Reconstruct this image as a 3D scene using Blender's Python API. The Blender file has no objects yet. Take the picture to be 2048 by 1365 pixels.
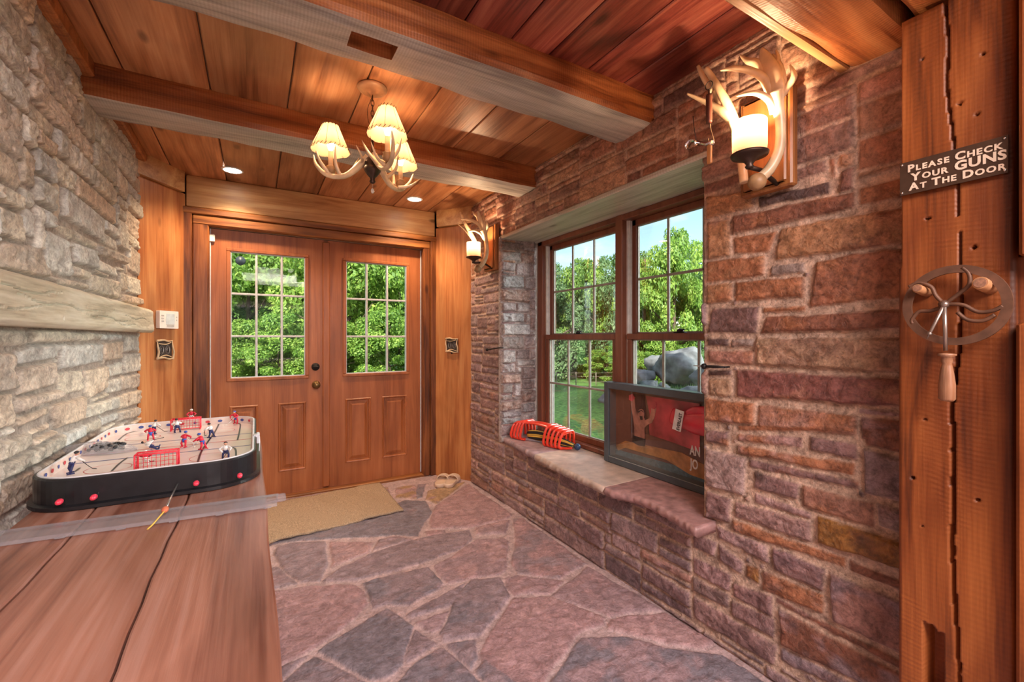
import bpy, math, random
import numpy as np
from mathutils import Vector, Matrix
from mathutils.geometry import tessellate_polygon

C = bpy.context.scene.collection
PI = math.pi
A0 = math.radians(30.4); SA, CA = math.sin(A0), math.cos(A0)
H0 = 1.25; FPX = 875.0; CX = 1024.0; HV = 677.0

# ---------- measuring: a photo pixel onto a real plane of the room ----------
def _ray(u, v):
    r = (u - CX) / FPX
    return Vector((SA + CA * r, CA - SA * r, -(v - HV) / FPX))
def onX(u, v, X): d = _ray(u, v); return d * (X / d.x) + Vector((0, 0, H0))
def onY(u, v, Y): d = _ray(u, v); return d * (Y / d.y) + Vector((0, 0, H0))
def onZ(u, v, Z): d = _ray(u, v); return d * ((Z - H0) / d.z) + Vector((0, 0, H0))
def onF(u, v, f): return _ray(u, v) * f + Vector((0, 0, H0))

# ---------- numpy noise ----------
def _hash(ix, iy, seed):
    n = (ix.astype(np.int64) * 374761393 + iy.astype(np.int64) * 668265263 + seed * 1442695041) & 0xffffffff
    n = ((n ^ (n >> 13)) * 1274126177) & 0xffffffff
    n = n ^ (n >> 16)
    return (n & 0xffff) / 65535.0
def vnoise(x, y, seed=0):
    xi = np.floor(x); yi = np.floor(y); fx = x - xi; fy = y - yi
    fx = fx * fx * (3 - 2 * fx); fy = fy * fy * (3 - 2 * fy)
    a = _hash(xi, yi, seed); b = _hash(xi + 1, yi, seed); c = _hash(xi, yi + 1, seed); d = _hash(xi + 1, yi + 1, seed)
    return (a + (b - a) * fx) * (1 - fy) + (c + (d - c) * fx) * fy
def fbm(x, y, seed=0, oct=4):
    s = 0; a = .5; t = 0
    for o in range(oct):
        s = s + a * vnoise(x * 2 ** o, y * 2 ** o, seed + o * 17); t += a; a *= .55
    return s / t

# ---------- materials ----------
MATS = {}
def nmat(name):
    m = bpy.data.materials.new(name); m.use_nodes = True
    nt = m.node_tree; nt.nodes.clear()
    out = nt.nodes.new('ShaderNodeOutputMaterial'); b = nt.nodes.new('ShaderNodeBsdfPrincipled')
    nt.links.new(b.outputs[0], out.inputs[0]); MATS[name] = m
    return m, nt, b, out
def N(nt, t, **kw):
    n = nt.nodes.new(t)
    for k, v in kw.items():
        if k in n.inputs.keys() if hasattr(n.inputs, 'keys') else False: n.inputs[k].default_value = v
        else: setattr(n, k, v)
    return n
def L(nt, a, b): nt.links.new(a, b)
def c4(c): return (c[0], c[1], c[2], 1)
def simple(name, col, rough=.5, metal=0, emit=None, es=1, var=.12, scale=30, trans=0, ior=1.45, bump=0, coat=0, subs=0):
    m, nt, b, out = nmat(name)
    tc = N(nt, 'ShaderNodeTexCoord'); nz = N(nt, 'ShaderNodeTexNoise'); nz.inputs['Scale'].default_value = scale; nz.inputs['Detail'].default_value = 3
    L(nt, tc.outputs['Object'], nz.inputs['Vector'])
    r = N(nt, 'ShaderNodeValToRGB'); e = r.color_ramp.elements
    e[0].position = .3; e[1].position = .7
    e[0].color = c4([max(0, x * (1 - var)) for x in col]); e[1].color = c4([min(1, x * (1 + var)) for x in col])
    L(nt, nz.outputs['Fac'], r.inputs[0]); L(nt, r.outputs[0], b.inputs['Base Color'])
    b.inputs['Roughness'].default_value = rough; b.inputs['Metallic'].default_value = metal
    b.inputs['IOR'].default_value = ior
    if trans: b.inputs['Transmission Weight'].default_value = trans
    if coat: b.inputs['Coat Weight'].default_value = coat; b.inputs['Coat Roughness'].default_value = .15
    if subs: b.inputs['Subsurface Weight'].default_value = subs; b.inputs['Subsurface Radius'].default_value = (.02, .01, .006)
    if emit: b.inputs['Emission Color'].default_value = c4(emit); b.inputs['Emission Strength'].default_value = es
    if bump:
        bp = N(nt, 'ShaderNodeBump'); bp.inputs['Strength'].default_value = bump; bp.inputs['Distance'].default_value = .01
        L(nt, nz.outputs['Fac'], bp.inputs['Height']); L(nt, bp.outputs[0], b.inputs['Normal'])
    return m
def wood(name, cd, cm, cl, axis=0, rough=.45, saw=0, var=False, gs=1.0, stain=.35, bump=.25, contrast=1.0, sawscale=45, knots=True):
    """dark, mid, light colours; grain runs along the given object axis"""
    m, nt, b, out = nmat(name)
    tc = N(nt, 'ShaderNodeTexCoord'); vec = tc.outputs['Object']
    if var:
        at = N(nt, 'ShaderNodeAttribute', attribute_name='Var')
        mv = N(nt, 'ShaderNodeVectorMath', operation='SCALE'); mv.inputs[0].default_value = (7.3, 11.7, 5.1)
        L(nt, at.outputs['Fac'], mv.inputs['Scale'])
        ad = N(nt, 'ShaderNodeVectorMath', operation='ADD'); L(nt, vec, ad.inputs[0]); L(nt, mv.outputs[0], ad.inputs[1]); vec = ad.outputs[0]
    def mapped(along, across):
        mp = N(nt, 'ShaderNodeMapping'); s = [across] * 3; s[axis] = along; mp.inputs['Scale'].default_value = s
        L(nt, vec, mp.inputs['Vector']); return mp.outputs[0]
    n1 = N(nt, 'ShaderNodeTexNoise'); n1.inputs['Scale'].default_value = 1; n1.inputs['Detail'].default_value = 6; n1.inputs['Distortion'].default_value = 1.2
    L(nt, mapped(1.2 * gs, 16 * gs), n1.inputs['Vector'])
    n2 = N(nt, 'ShaderNodeTexNoise'); n2.inputs['Scale'].default_value = 1; n2.inputs['Detail'].default_value = 4
    L(nt, mapped(5 * gs, 160 * gs), n2.inputs['Vector'])
    n3 = N(nt, 'ShaderNodeTexNoise'); n3.inputs['Scale'].default_value = 1; n3.inputs['Detail'].default_value = 3; n3.inputs['Distortion'].default_value = .6
    L(nt, mapped(1.6, 5), n3.inputs['Vector'])
    ad1 = N(nt, 'ShaderNodeMath', operation='MULTIPLY_ADD'); L(nt, n2.outputs['Fac'], ad1.inputs[0]); ad1.inputs[1].default_value = .35; L(nt, n1.outputs['Fac'], ad1.inputs[2])
    r = N(nt, 'ShaderNodeValToRGB'); cr = r.color_ramp
    w = .2 / contrast
    cr.elements[0].position = .67 - w; cr.elements[0].color = c4(cd); cr.elements[1].position = .67 + w; cr.elements[1].color = c4(cl)
    em = cr.elements.new(.67); em.color = c4(cm)
    L(nt, ad1.outputs[0], r.inputs[0])
    mx = N(nt, 'ShaderNodeMix', data_type='RGBA', blend_type='MULTIPLY')
    r3 = N(nt, 'ShaderNodeValToRGB'); r3.color_ramp.elements[0].position = .35; r3.color_ramp.elements[1].position = .65
    r3.color_ramp.elements[0].color = (1 - stain, 1 - stain * 1.2, 1 - stain * 1.3, 1); r3.color_ramp.elements[1].color = (1.0, 1.0, 1.0, 1)
    L(nt, n3.outputs['Fac'], r3.inputs[0]); mx.inputs['Factor'].default_value = 1
    L(nt, r.outputs[0], mx.inputs['A']); L(nt, r3.outputs[0], mx.inputs['B'])
    col = mx.outputs['Result']
    if var:
        hs = N(nt, 'ShaderNodeHueSaturation'); mr = N(nt, 'ShaderNodeMapRange'); mr.inputs['To Min'].default_value = .72; mr.inputs['To Max'].default_value = 1.25
        L(nt, at.outputs['Fac'], mr.inputs['Value']); L(nt, mr.outputs[0], hs.inputs['Value']); L(nt, col, hs.inputs['Color']); col = hs.outputs[0]
    hgt = n2.outputs['Fac']
    if knots:
        vo = N(nt, 'ShaderNodeTexVoronoi'); vo.inputs['Scale'].default_value = 1; L(nt, mapped(2.2, 5.5), vo.inputs['Vector'])
        kr = N(nt, 'ShaderNodeValToRGB'); kr.color_ramp.elements[0].position = .05; kr.color_ramp.elements[1].position = .12
        kr.color_ramp.elements[0].color = (.25, .2, .18, 1); kr.color_ramp.elements[1].color = (1, 1, 1, 1)
        L(nt, vo.outputs['Distance'], kr.inputs[0])
        mk = N(nt, 'ShaderNodeMix', data_type='RGBA', blend_type='MULTIPLY'); mk.inputs['Factor'].default_value = .8
        L(nt, col, mk.inputs['A']); L(nt, kr.outputs[0], mk.inputs['B']); col = mk.outputs['Result']
    if saw:
        wv = N(nt, 'ShaderNodeTexWave', wave_type='BANDS', bands_direction='XYZ'[axis]); wv.inputs['Scale'].default_value = sawscale
        wv.inputs['Distortion'].default_value = 3.5; wv.inputs['Detail'].default_value = 2; wv.inputs['Detail Scale'].default_value = .3
        L(nt, vec, wv.inputs['Vector'])
        ml = N(nt, 'ShaderNodeMath', operation='MULTIPLY'); L(nt, wv.outputs['Fac'], ml.inputs[0]); L(nt, n3.outputs['Fac'], ml.inputs[1])
        ms = N(nt, 'ShaderNodeMix', data_type='RGBA', blend_type='MULTIPLY'); ms.inputs['B'].default_value = (.55, .48, .42, 1)
        mf = N(nt, 'ShaderNodeMath', operation='MULTIPLY'); L(nt, ml.outputs[0], mf.inputs[0]); mf.inputs[1].default_value = saw
        L(nt, mf.outputs[0], ms.inputs['Factor']); L(nt, col, ms.inputs['A']); col = ms.outputs['Result']
        a2 = N(nt, 'ShaderNodeMath', operation='MULTIPLY_ADD'); L(nt, wv.outputs['Fac'], a2.inputs[0]); a2.inputs[1].default_value = -saw * .6; L(nt, n2.outputs['Fac'], a2.inputs[2]); hgt = a2.outputs[0]
    L(nt, col, b.inputs['Base Color']); b.inputs['Roughness'].default_value = rough
    bp = N(nt, 'ShaderNodeBump'); bp.inputs['Strength'].default_value = bump; bp.inputs['Distance'].default_value = .004
    L(nt, hgt, bp.inputs['Height']); L(nt, bp.outputs[0], b.inputs['Normal'])
    return m
def stone_mat(name, rough=.5, bump=.5, vcon=.35, spec=.5):
    m, nt, b, out = nmat(name)
    at = N(nt, 'ShaderNodeAttribute', attribute_name='Col'); tc = N(nt, 'ShaderNodeTexCoord')
    n1 = N(nt, 'ShaderNodeTexNoise'); n1.inputs['Scale'].default_value = 22; n1.inputs['Detail'].default_value = 8; n1.inputs['Roughness'].default_value = .65; n1.inputs['Distortion'].default_value = .8
    L(nt, tc.outputs['Object'], n1.inputs['Vector'])
    n2 = N(nt, 'ShaderNodeTexNoise'); n2.inputs['Scale'].default_value = 95; n2.inputs['Detail'].default_value = 6; n2.inputs['Roughness'].default_value = .7
    L(nt, tc.outputs['Object'], n2.inputs['Vector'])
    r = N(nt, 'ShaderNodeValToRGB'); e = r.color_ramp.elements; e[0].position = .32; e[1].position = .68
    e[0].color = (1 - vcon, 1 - vcon * 1.05, 1 - vcon * 1.05, 1); e[1].color = (1 + vcon * .5,) * 3 + (1,)
    sm = N(nt, 'ShaderNodeMath', operation='MULTIPLY_ADD'); sb_ = N(nt, 'ShaderNodeMath', operation='SUBTRACT'); L(nt, n2.outputs['Fac'], sb_.inputs[0]); sb_.inputs[1].default_value = .5; L(nt, sb_.outputs[0], sm.inputs[0]); sm.inputs[1].default_value = .9; L(nt, n1.outputs['Fac'], sm.inputs[2])
    L(nt, sm.outputs[0], r.inputs[0])
    mx = N(nt, 'ShaderNodeMix', data_type='RGBA', blend_type='MULTIPLY'); mx.inputs['Factor'].default_value = 1
    L(nt, at.outputs['Color'], mx.inputs['A']); L(nt, r.outputs[0], mx.inputs['B']); L(nt, mx.outputs['Result'], b.inputs['Base Color'])
    rr = N(nt, 'ShaderNodeMapRange'); rr.inputs['To Min'].default_value = rough - .15; rr.inputs['To Max'].default_value = rough + .2
    L(nt, n1.outputs['Fac'], rr.inputs['Value']); L(nt, rr.outputs[0], b.inputs['Roughness'])
    a = N(nt, 'ShaderNodeMath', operation='MULTIPLY_ADD'); L(nt, n2.outputs['Fac'], a.inputs[0]); a.inputs[1].default_value = .4; L(nt, n1.outputs['Fac'], a.inputs[2])
    bp = N(nt, 'ShaderNodeBump'); bp.inputs['Strength'].default_value = bump; bp.inputs['Distance'].default_value = .012
    L(nt, a.outputs[0], bp.inputs['Height']); L(nt, bp.outputs[0], b.inputs['Normal'])
    b.inputs['Specular IOR Level'].default_value = spec
    return m
def glass_mat(name, tint=(1, 1, 1), rough=.0, refl=1.0):
    m, nt, b, out = nmat(name); nt.nodes.remove(b)
    t = N(nt, 'ShaderNodeBsdfTransparent'); t.inputs[0].default_value = c4(tint)
    g = N(nt, 'ShaderNodeBsdfGlossy'); g.inputs['Roughness'].default_value = rough
    fr = N(nt, 'ShaderNodeFresnel'); fr.inputs[0].default_value = 1.45
    ml = N(nt, 'ShaderNodeMath', operation='MULTIPLY'); ml.inputs[1].default_value = refl; L(nt, fr.outputs[0], ml.inputs[0])
    mx = N(nt, 'ShaderNodeMixShader'); L(nt, ml.outputs[0], mx.inputs[0]); L(nt, t.outputs[0], mx.inputs[1]); L(nt, g.outputs[0], mx.inputs[2])
    L(nt, mx.outputs[0], out.inputs[0])
    return m

# ---------- mesh building ----------
MW = {}
def mw(o): return MW.get(o.name, Matrix.Identity(4))
class MB:
    def __init__(s): s.v = []; s.f = []; s.m = []; s.sm = []; s.cur = 0
    def add(s, vs, fs, smooth=False):
        k = len(s.v); s.v += [tuple(v) for v in vs]
        s.f += [tuple(i + k for i in f) for f in fs]; s.m += [s.cur] * len(fs); s.sm += [smooth] * len(fs)
        return s
    def box(s, x0, x1, y0, y1, z0, z1, M=None):
        vs = [Vector((x, y, z)) for x in (x0, x1) for y in (y0, y1) for z in (z0, z1)]
        if M: vs = [M @ v for v in vs]
        return s.add(vs, [(0, 1, 3, 2), (4, 6, 7, 5), (0, 4, 5, 1), (2, 3, 7, 6), (0, 2, 6, 4), (1, 5, 7, 3)])
    def bbox(s, x0, x1, y0, y1, z0, z1, c=.004, M=None):
        """box with chamfered edges"""
        x0, x1 = min(x0, x1), max(x0, x1); y0, y1 = min(y0, y1), max(y0, y1); z0, z1 = min(z0, z1), max(z0, z1)
        c = min(c, (x1 - x0) * .45, (y1 - y0) * .45, (z1 - z0) * .45)
        def ring(z, i): return [Vector(p) for p in ((x0 + i + c, y0 + i, z), (x1 - i - c, y0 + i, z), (x1 - i, y0 + i + c, z), (x1 - i, y1 - i - c, z), (x1 - i - c, y1 - i, z), (x0 + i + c, y1 - i, z), (x0 + i, y1 - i - c, z), (x0 + i, y0 + i + c, z))]
        vs = ring(z0, c) + ring(z0 + c, 0) + ring(z1 - c, 0) + ring(z1, c)
        if M: vs = [M @ v for v in vs]
        fs = [tuple(reversed(range(8))), tuple(range(24, 32))]
        for k in range(3):
            for i in range(8): j = (i + 1) % 8; fs.append((k * 8 + i, k * 8 + j, k * 8 + 8 + j, k * 8 + 8 + i))
        return s.add(vs, fs)
    def tube(s, pts, rad, n=10, cap=True, flat=1.0, closed=False):
        pts = [Vector(p) for p in pts]; K = len(pts)
        if not hasattr(rad, '__len__'): rad = [rad] * K
        up = Vector((0, 0, 1)); prev = None; vs = []
        for i, p in enumerate(pts):
            if closed: t = pts[(i + 1) % K] - pts[i - 1]
            else: t = pts[min(i + 1, K - 1)] - pts[max(i - 1, 0)]
            t.normalize()
            if prev is None:
                a = up if abs(t.dot(up)) < .9 else Vector((1, 0, 0)); x = a.cross(t).normalized()
            else:
                x = prev - t * prev.dot(t)
                x = x.normalized() if x.length > 1e-6 else up.cross(t).normalized()
            prev = x; y = t.cross(x)
            for k in range(n):
                an = 2 * PI * k / n; vs.append(p + (x * math.cos(an) + y * math.sin(an) * flat) * rad[i])
        fs = []
        for i in range(K if closed else K - 1):
            i2 = (i + 1) % K
            for k in range(n): k2 = (k + 1) % n; fs.append((i * n + k, i * n + k2, i2 * n + k2, i2 * n + k))
        if cap and not closed: fs += [tuple(reversed(range(n))), tuple(range((K - 1) * n, K * n))]
        s.add(vs, fs, True)
        if cap and not closed: s.sm[-1] = s.sm[-2] = False
        return s
    def lathe(s, prof, o=(0, 0, 0), n=24, M=None, cap=True):
        """profile (r, z) turned about z at o"""
        vs = []; o = Vector(o)
        for r, z in prof:
            for k in range(n):
                a = 2 * PI * k / n; v = Vector((r * math.cos(a), r * math.sin(a), z))
                vs.append((M @ v if M else v) + o)
        fs = []
        for i in range(len(prof) - 1):
            for k in range(n): k2 = (k + 1) % n; fs.append((i * n + k, i * n + k2, (i + 1) * n + k2, (i + 1) * n + k))
        if cap: fs += [tuple(reversed(range(n))), tuple(range((len(prof) - 1) * n, len(prof) * n))]
        return s.add(vs, fs, True)
    def prism(s, poly, fn, d):
        """2-D polygon placed by fn(u, v, depth), extruded from depth 0 to d"""
        n = len(poly); vs = [fn(u, v, 0) for u, v in poly] + [fn(u, v, d) for u, v in poly]
        tri = tessellate_polygon([[Vector((u, v, 0)) for u, v in poly]])
        fs = [tuple(t) for t in tri] + [tuple(n + i for i in reversed(t)) for t in tri]
        for i in range(n): j = (i + 1) % n; fs.append((i, n + i, n + j, j))
        return s.add(vs, fs)
    def sphere(s, c, r, n=14, m=9, sc=(1, 1, 1), fn=None):
        c = Vector(c); vs = []; fs = []
        for i in range(m + 1):
            th = PI * i / m
            for k in range(n):
                a = 2 * PI * k / n; d = Vector((math.sin(th) * math.cos(a), math.sin(th) * math.sin(a), math.cos(th)))
                rr = r * (fn(d) if fn else 1); vs.append(c + Vector((d.x * sc[0], d.y * sc[1], d.z * sc[2])) * rr)
        for i in range(m):
            for k in range(n): k2 = (k + 1) % n; fs.append((i * n + k, (i + 1) * n + k, (i + 1) * n + k2, i * n + k2))
        return s.add(vs, fs, True)
    def mat(s, i): s.cur = i; return s
    def build(s, name, mats, parent=None, label=None):
        me = bpy.data.meshes.new(name); inv = mw(parent).inverted() if parent else None
        vs = [inv @ Vector(v) for v in s.v] if inv else s.v
        me.from_pydata(vs, [], s.f)
        if not isinstance(mats, (list, tuple)): mats = [mats]
        for m in mats: me.materials.append(MATS[m] if isinstance(m, str) else m)
        me.polygons.foreach_set('material_index', s.m); me.polygons.foreach_set('use_smooth', s.sm)
        me.update(); me.validate()
        import bmesh
        bm = bmesh.new(); bm.from_mesh(me); bmesh.ops.remove_doubles(bm, verts=bm.verts, dist=1e-6)
        bmesh.ops.recalc_face_normals(bm, faces=bm.faces); bm.to_mesh(me); bm.free()
        o = bpy.data.objects.new(name, me); C.objects.link(o)
        if parent: o.parent = parent; MW[o.name] = mw(parent)
        if label: o['label'] = label
        return o
def thing(name, label, cat, loc=(0, 0, 0), group=None, rz=0):
    o = bpy.data.objects.new(name, None); C.objects.link(o); o.empty_display_size = .1
    o.location = loc; o.rotation_euler = (0, 0, rz)
    MW[o.name] = Matrix.Translation(Vector(loc)) @ Matrix.Rotation(rz, 4, 'Z')
    return tag(o, label, cat, group)
def tag(o, label, cat, group=None, kind=None):
    o['label'] = label; o['category'] = cat
    if group: o['group'] = group
    if kind: o['kind'] = kind
    return o
def struct(o, label=None, cat=None):
    o['kind'] = 'structure'
    if label: o['label'] = label
    if cat: o['category'] = cat
    return o
def copy_tree(o, parent=None):
    c = o.copy(); C.objects.link(c)
    if parent: c.parent = parent
    MW[c.name] = mw(o)
    for ch in [x for x in CHILD.get(o.name, [])] if False else list(o.children): copy_tree(ch, c)
    return c
CHILD = {}
def smooth_pts(pts, k=5, rad=None):
    P = [Vector(p) for p in pts]; out = []; ro = []
    for i in range(len(P) - 1):
        p0 = P[max(i - 1, 0)]; p1 = P[i]; p2 = P[i + 1]; p3 = P[min(i + 2, len(P) - 1)]
        for j in range(k):
            t = j / k
            out.append(.5 * ((2 * p1) + (p2 - p0) * t + (2 * p0 - 5 * p1 + 4 * p2 - p3) * t * t + (3 * p1 - p0 - 3 * p2 + p3) * t ** 3))
            if rad: ro.append(rad[i] * (1 - t) + rad[i + 1] * t)
    out.append(P[-1])
    if rad: ro.append(rad[-1]); return out, ro
    return out
def text_mb(mb, txt, size, fn, depth, slant=0, bold=0.0, spacing=1.0, align='LEFT', sx=1.0):
    """letters as a real mesh; fn(u, v, d) places them"""
    cu = bpy.data.curves.new('t', 'FONT'); cu.body = txt; cu.size = size; cu.offset = bold; cu.space_character = spacing
    cu.align_x = align; cu.resolution_u = 3
    o = bpy.data.objects.new('t', cu); C.objects.link(o)
    dg = bpy.context.evaluated_depsgraph_get(); me = bpy.data.meshes.new_from_object(o.evaluated_get(dg))
    vs = [v.co.copy() for v in me.vertices]; fs = [tuple(p.vertices) for p in me.polygons]
    w = max([v.x for v in vs] or [0])
    ec = {}
    for f in fs:
        for i in range(len(f)):
            a, b = f[i], f[(i + 1) % len(f)]; ec[(min(a, b), max(a, b))] = ec.get((min(a, b), max(a, b)), 0) + 1
    n = len(vs); P = [fn(v.x * sx, v.y, 0) for v in vs] + [fn(v.x * sx, v.y, depth) for v in vs]
    F = [tuple(n + i for i in f) for f in fs] + [(a, b, n + b, n + a) for (a, b), c in ec.items() if c == 1]
    mb.add(P, F)
    bpy.data.objects.remove(o); bpy.data.curves.remove(cu); bpy.data.meshes.remove(me)
    return w * sx

# ---------- laid stone: a relief with one bump per stone ----------
def poly_sd(px, py, poly):
    """signed distance, positive inside"""
    d = np.full(px.shape, 1e9); ins = np.zeros(px.shape, bool); n = len(poly)
    for i in range(n):
        x0, y0 = poly[i]; x1, y1 = poly[(i + 1) % n]; ex, ey = x1 - x0, y1 - y0; L2 = ex * ex + ey * ey + 1e-12
        t = np.clip(((px - x0) * ex + (py - y0) * ey) / L2, 0, 1)
        d = np.minimum(d, np.hypot(px - x0 - t * ex, py - y0 - t * ey))
        if abs(ey) > 1e-12:
            c = ((y0 > py) != (y1 > py)) & (px < (x1 - x0) * (py - y0) / ey + x0); ins ^= c
    return np.where(ins, d, -d)
def panel(name, O, U, V, Nn, su, sv, res, stones, mortar, mat, seed=1, edge=.012, warp=.004, rough=.006, keep=None, skirt=.05, mort_amp=.002, parent=None, hmod=None, tilt=1.0, grow=0.0):
    nu = int(su / res) + 1; nv = int(sv / res) + 1
    us = np.linspace(0, su, nu); vs = np.linspace(0, sv, nv); Ug, Vg = np.meshgrid(us, vs)
    wu = Ug + (fbm(Ug * 35, Vg * 35, seed + 3, 3) - .5) * 2 * warp; wv = Vg + (fbm(Ug * 35, Vg * 35, seed + 5, 3) - .5) * 2 * warp
    Hh = (fbm(Ug * 60, Vg * 60, seed + 9, 3) - .5) * 2 * mort_amp
    col = np.zeros(Ug.shape + (3,)); mn = fbm(Ug * 14, Vg * 14, seed + 11, 4)[..., None]
    mortar = np.array(mortar); col[:] = mortar * (.8 + .4 * mn)
    r1 = fbm(Ug * 26, Vg * 40, seed + 21, 5); rid = 1 - np.abs(fbm(Ug * 18, Vg * 30, seed + 31, 4) * 2 - 1) * 2
    c1 = fbm(Ug * 9, Vg * 12, seed + 41, 4)[..., None]; c2 = fbm(Ug * 30, Vg * 30, seed + 51, 4)[..., None]
    rn = random.Random(seed)
    for st in stones:
        P = st['poly']; xs = [p[0] for p in P]; ys = [p[1] for p in P]; m = .02
        i0 = max(0, int((min(xs) - m) / su * (nu - 1))); i1 = min(nu, int((max(xs) + m) / su * (nu - 1)) + 2)
        j0 = max(0, int((min(ys) - m) / sv * (nv - 1))); j1 = min(nv, int((max(ys) + m) / sv * (nv - 1)) + 2)
        if i0 >= i1 or j0 >= j1: continue
        S = (slice(j0, j1), slice(i0, i1))
        d = poly_sd(wu[S], wv[S], P) + grow
        pr = np.clip(d / edge, 0, 1); pr = pr * (2 - pr)
        cx = sum(xs) / len(xs); cy = sum(ys) / len(ys)
        tl = np.clip(tilt * ((Ug[S] - cx) * rn.uniform(-.04, .04) + (Vg[S] - cy) * rn.uniform(-.06, .06)), -.008, .008)
        ro = st.get('rough', rough)
        h = st['h'] * pr + pr * (ro * ((r1[S] - .5) * 2 + (rid[S] - .3) * .8) + tl)
        msk = (d > 0)
        Hh[S] = np.where(msk, np.maximum(h, Hh[S]), Hh[S])
        a = np.array(st['col']); b = np.array(st.get('col2', st['col']))
        off = rn.uniform(-.25, .25)
        t = np.clip((c1[S] + off - .42) * 5, 0, 1)
        cc = (a * (1 - t) + b * t) * (.72 + .56 * c2[S])
        pm = np.clip(d / (edge * .35), 0, 1)[..., None]
        col[S] = np.where(msk[..., None], col[S] * (1 - pm) + cc * pm, col[S])
    if hmod is not None: Hh, col = hmod(Ug, Vg, Hh, col)
    O = np.array(O, float); U = np.array(U, float); V = np.array(V, float); Nn = np.array(Nn, float)
    P = O + Ug[..., None] * U + Vg[..., None] * V + Hh[..., None] * Nn
    idx = np.arange(nu * nv).reshape(nv, nu)
    q = np.stack([idx[:-1, :-1], idx[:-1, 1:], idx[1:, 1:], idx[1:, :-1]], -1).reshape(-1, 4)
    if keep is not None:
        cu = (Ug[:-1, :-1] + Ug[1:, 1:]).ravel() / 2; cv = (Vg[:-1, :-1] + Vg[1:, 1:]).ravel() / 2
        q = q[keep(cu, cv)]
    e = np.concatenate([q[:, [0, 1]], q[:, [1, 2]], q[:, [2, 3]], q[:, [3, 0]]])
    key = np.sort(e, 1); kk = key[:, 0].astype(np.int64) * (nu * nv) + key[:, 1]
    un, inv, cnt = np.unique(kk, return_inverse=True, return_counts=True)
    be = e[cnt[inv] == 1]
    bv = np.unique(be); mp = np.full(nu * nv, -1); mp[bv] = np.arange(len(bv)) + nu * nv
    Pf = P.reshape(-1, 3); sk = (O + Ug[..., None] * U + Vg[..., None] * V).reshape(-1, 3)[bv] - Nn * skirt
    cf = col.reshape(-1, 3)
    Pall = np.concatenate([Pf, sk]); call = np.concatenate([cf, cf[bv]])
    q2 = np.stack([be[:, 1], be[:, 0], mp[be[:, 0]], mp[be[:, 1]]], -1)
    Q = np.concatenate([q, q2])
    used = np.unique(Q); rm = np.full(len(Pall), -1); rm[used] = np.arange(len(used)); Q = rm[Q]; Pall = Pall[used]; call = call[used]
    if parent is not None: Pall = Pall - np.array(mw(parent).translation)
    if np.dot(np.cross(U, V), Nn) < 0: Q = Q[:, ::-1]
    me = bpy.data.meshes.new(name); me.vertices.add(len(Pall)); me.vertices.foreach_set('co', Pall.ravel())
    me.loops.add(Q.size); me.loops.foreach_set('vertex_index', Q.ravel().astype(np.int32))
    me.polygons.add(len(Q)); me.polygons.foreach_set('loop_start', np.arange(0, Q.size, 4, dtype=np.int32))
    me.polygons.foreach_set('use_smooth', np.ones(len(Q), bool))
    at = me.color_attributes.new('Col', 'FLOAT_COLOR', 'POINT'); at.data.foreach_set('color', np.concatenate([call, np.ones((len(call), 1))], 1).astype(np.float32).ravel())
    me.update(calc_edges=True); me.materials.append(MATS[mat])
    o = bpy.data.objects.new(name, me); C.objects.link(o)
    if parent is not None: o.parent = parent; MW[o.name] = mw(parent)
    return o
def ashlar(su, sv, cell, hs, ws, seed, taken=None, gap=.006, jit=.004, pal=None, hh=(.01, .03), rough=.006):
    rn = random.Random(seed); nu = int(su / cell); nv = int(sv / cell)
    occ = [[False] * nu for _ in range(nv)]
    if taken:
        for j in range(nv):
            for i in range(nu):
                if taken((i + .5) * cell, (j + .5) * cell): occ[j][i] = True
    out = []
    for j in range(nv):
        for i in range(nu):
            if occ[j][i]: continue
            h = rn.choice(hs); w = max(1, int(rn.choice(ws) * (1 + .25 * h)))
            run = 0
            while i + run < nu and not occ[j][i + run] and run < w: run += 1
            if i + run < nu and not occ[j][i + run]:
                k = 0
                while i + run + k < nu and not occ[j][i + run + k] and k < 3: k += 1
                if k < 2: run += k
            hh_ = 1
            while hh_ < h and j + hh_ < nv and not any(occ[j + hh_][i:i + run]): hh_ += 1
            for a in range(hh_):
                for b in range(run): occ[j + a][i + b] = True
            x0 = i * cell + gap; x1 = (i + run) * cell - gap; y0 = j * cell + gap; y1 = (j + hh_) * cell - gap
            J = lambda: rn.uniform(-jit, jit)
            P = [(x0 + J(), y0 + J()), ((x0 + x1) / 2, y0 + J()), (x1 + J(), y0 + J()), (x1 + J(), y1 + J()), ((x0 + x1) / 2, y1 + J()), (x0 + J(), y1 + J())]
            a, b = rn.choice(pal((x0 + x1) / 2, (y0 + y1) / 2) if callable(pal) else pal)
            k = rn.uniform(.8, 1.2)
            out.append(dict(poly=P, col=[c * k for c in a], col2=[c * k for c in b], h=rn.uniform(*hh), rough=rough * rn.uniform(.5, 1.6)))
    return out
def cam():
    cd = bpy.data.cameras.new('camera'); o = bpy.data.objects.new('camera', cd); C.objects.link(o)
    o.location = (0, 0, H0); o.rotation_euler = (PI / 2, 0, -A0)
    cd.sensor_width = 36; cd.lens = FPX / 2048 * 36; cd.shift_y = -(682.5 - HV) / 2048; cd.clip_start = .02; cd.clip_end = 500
    bpy.context.scene.camera = o
cam()
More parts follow.
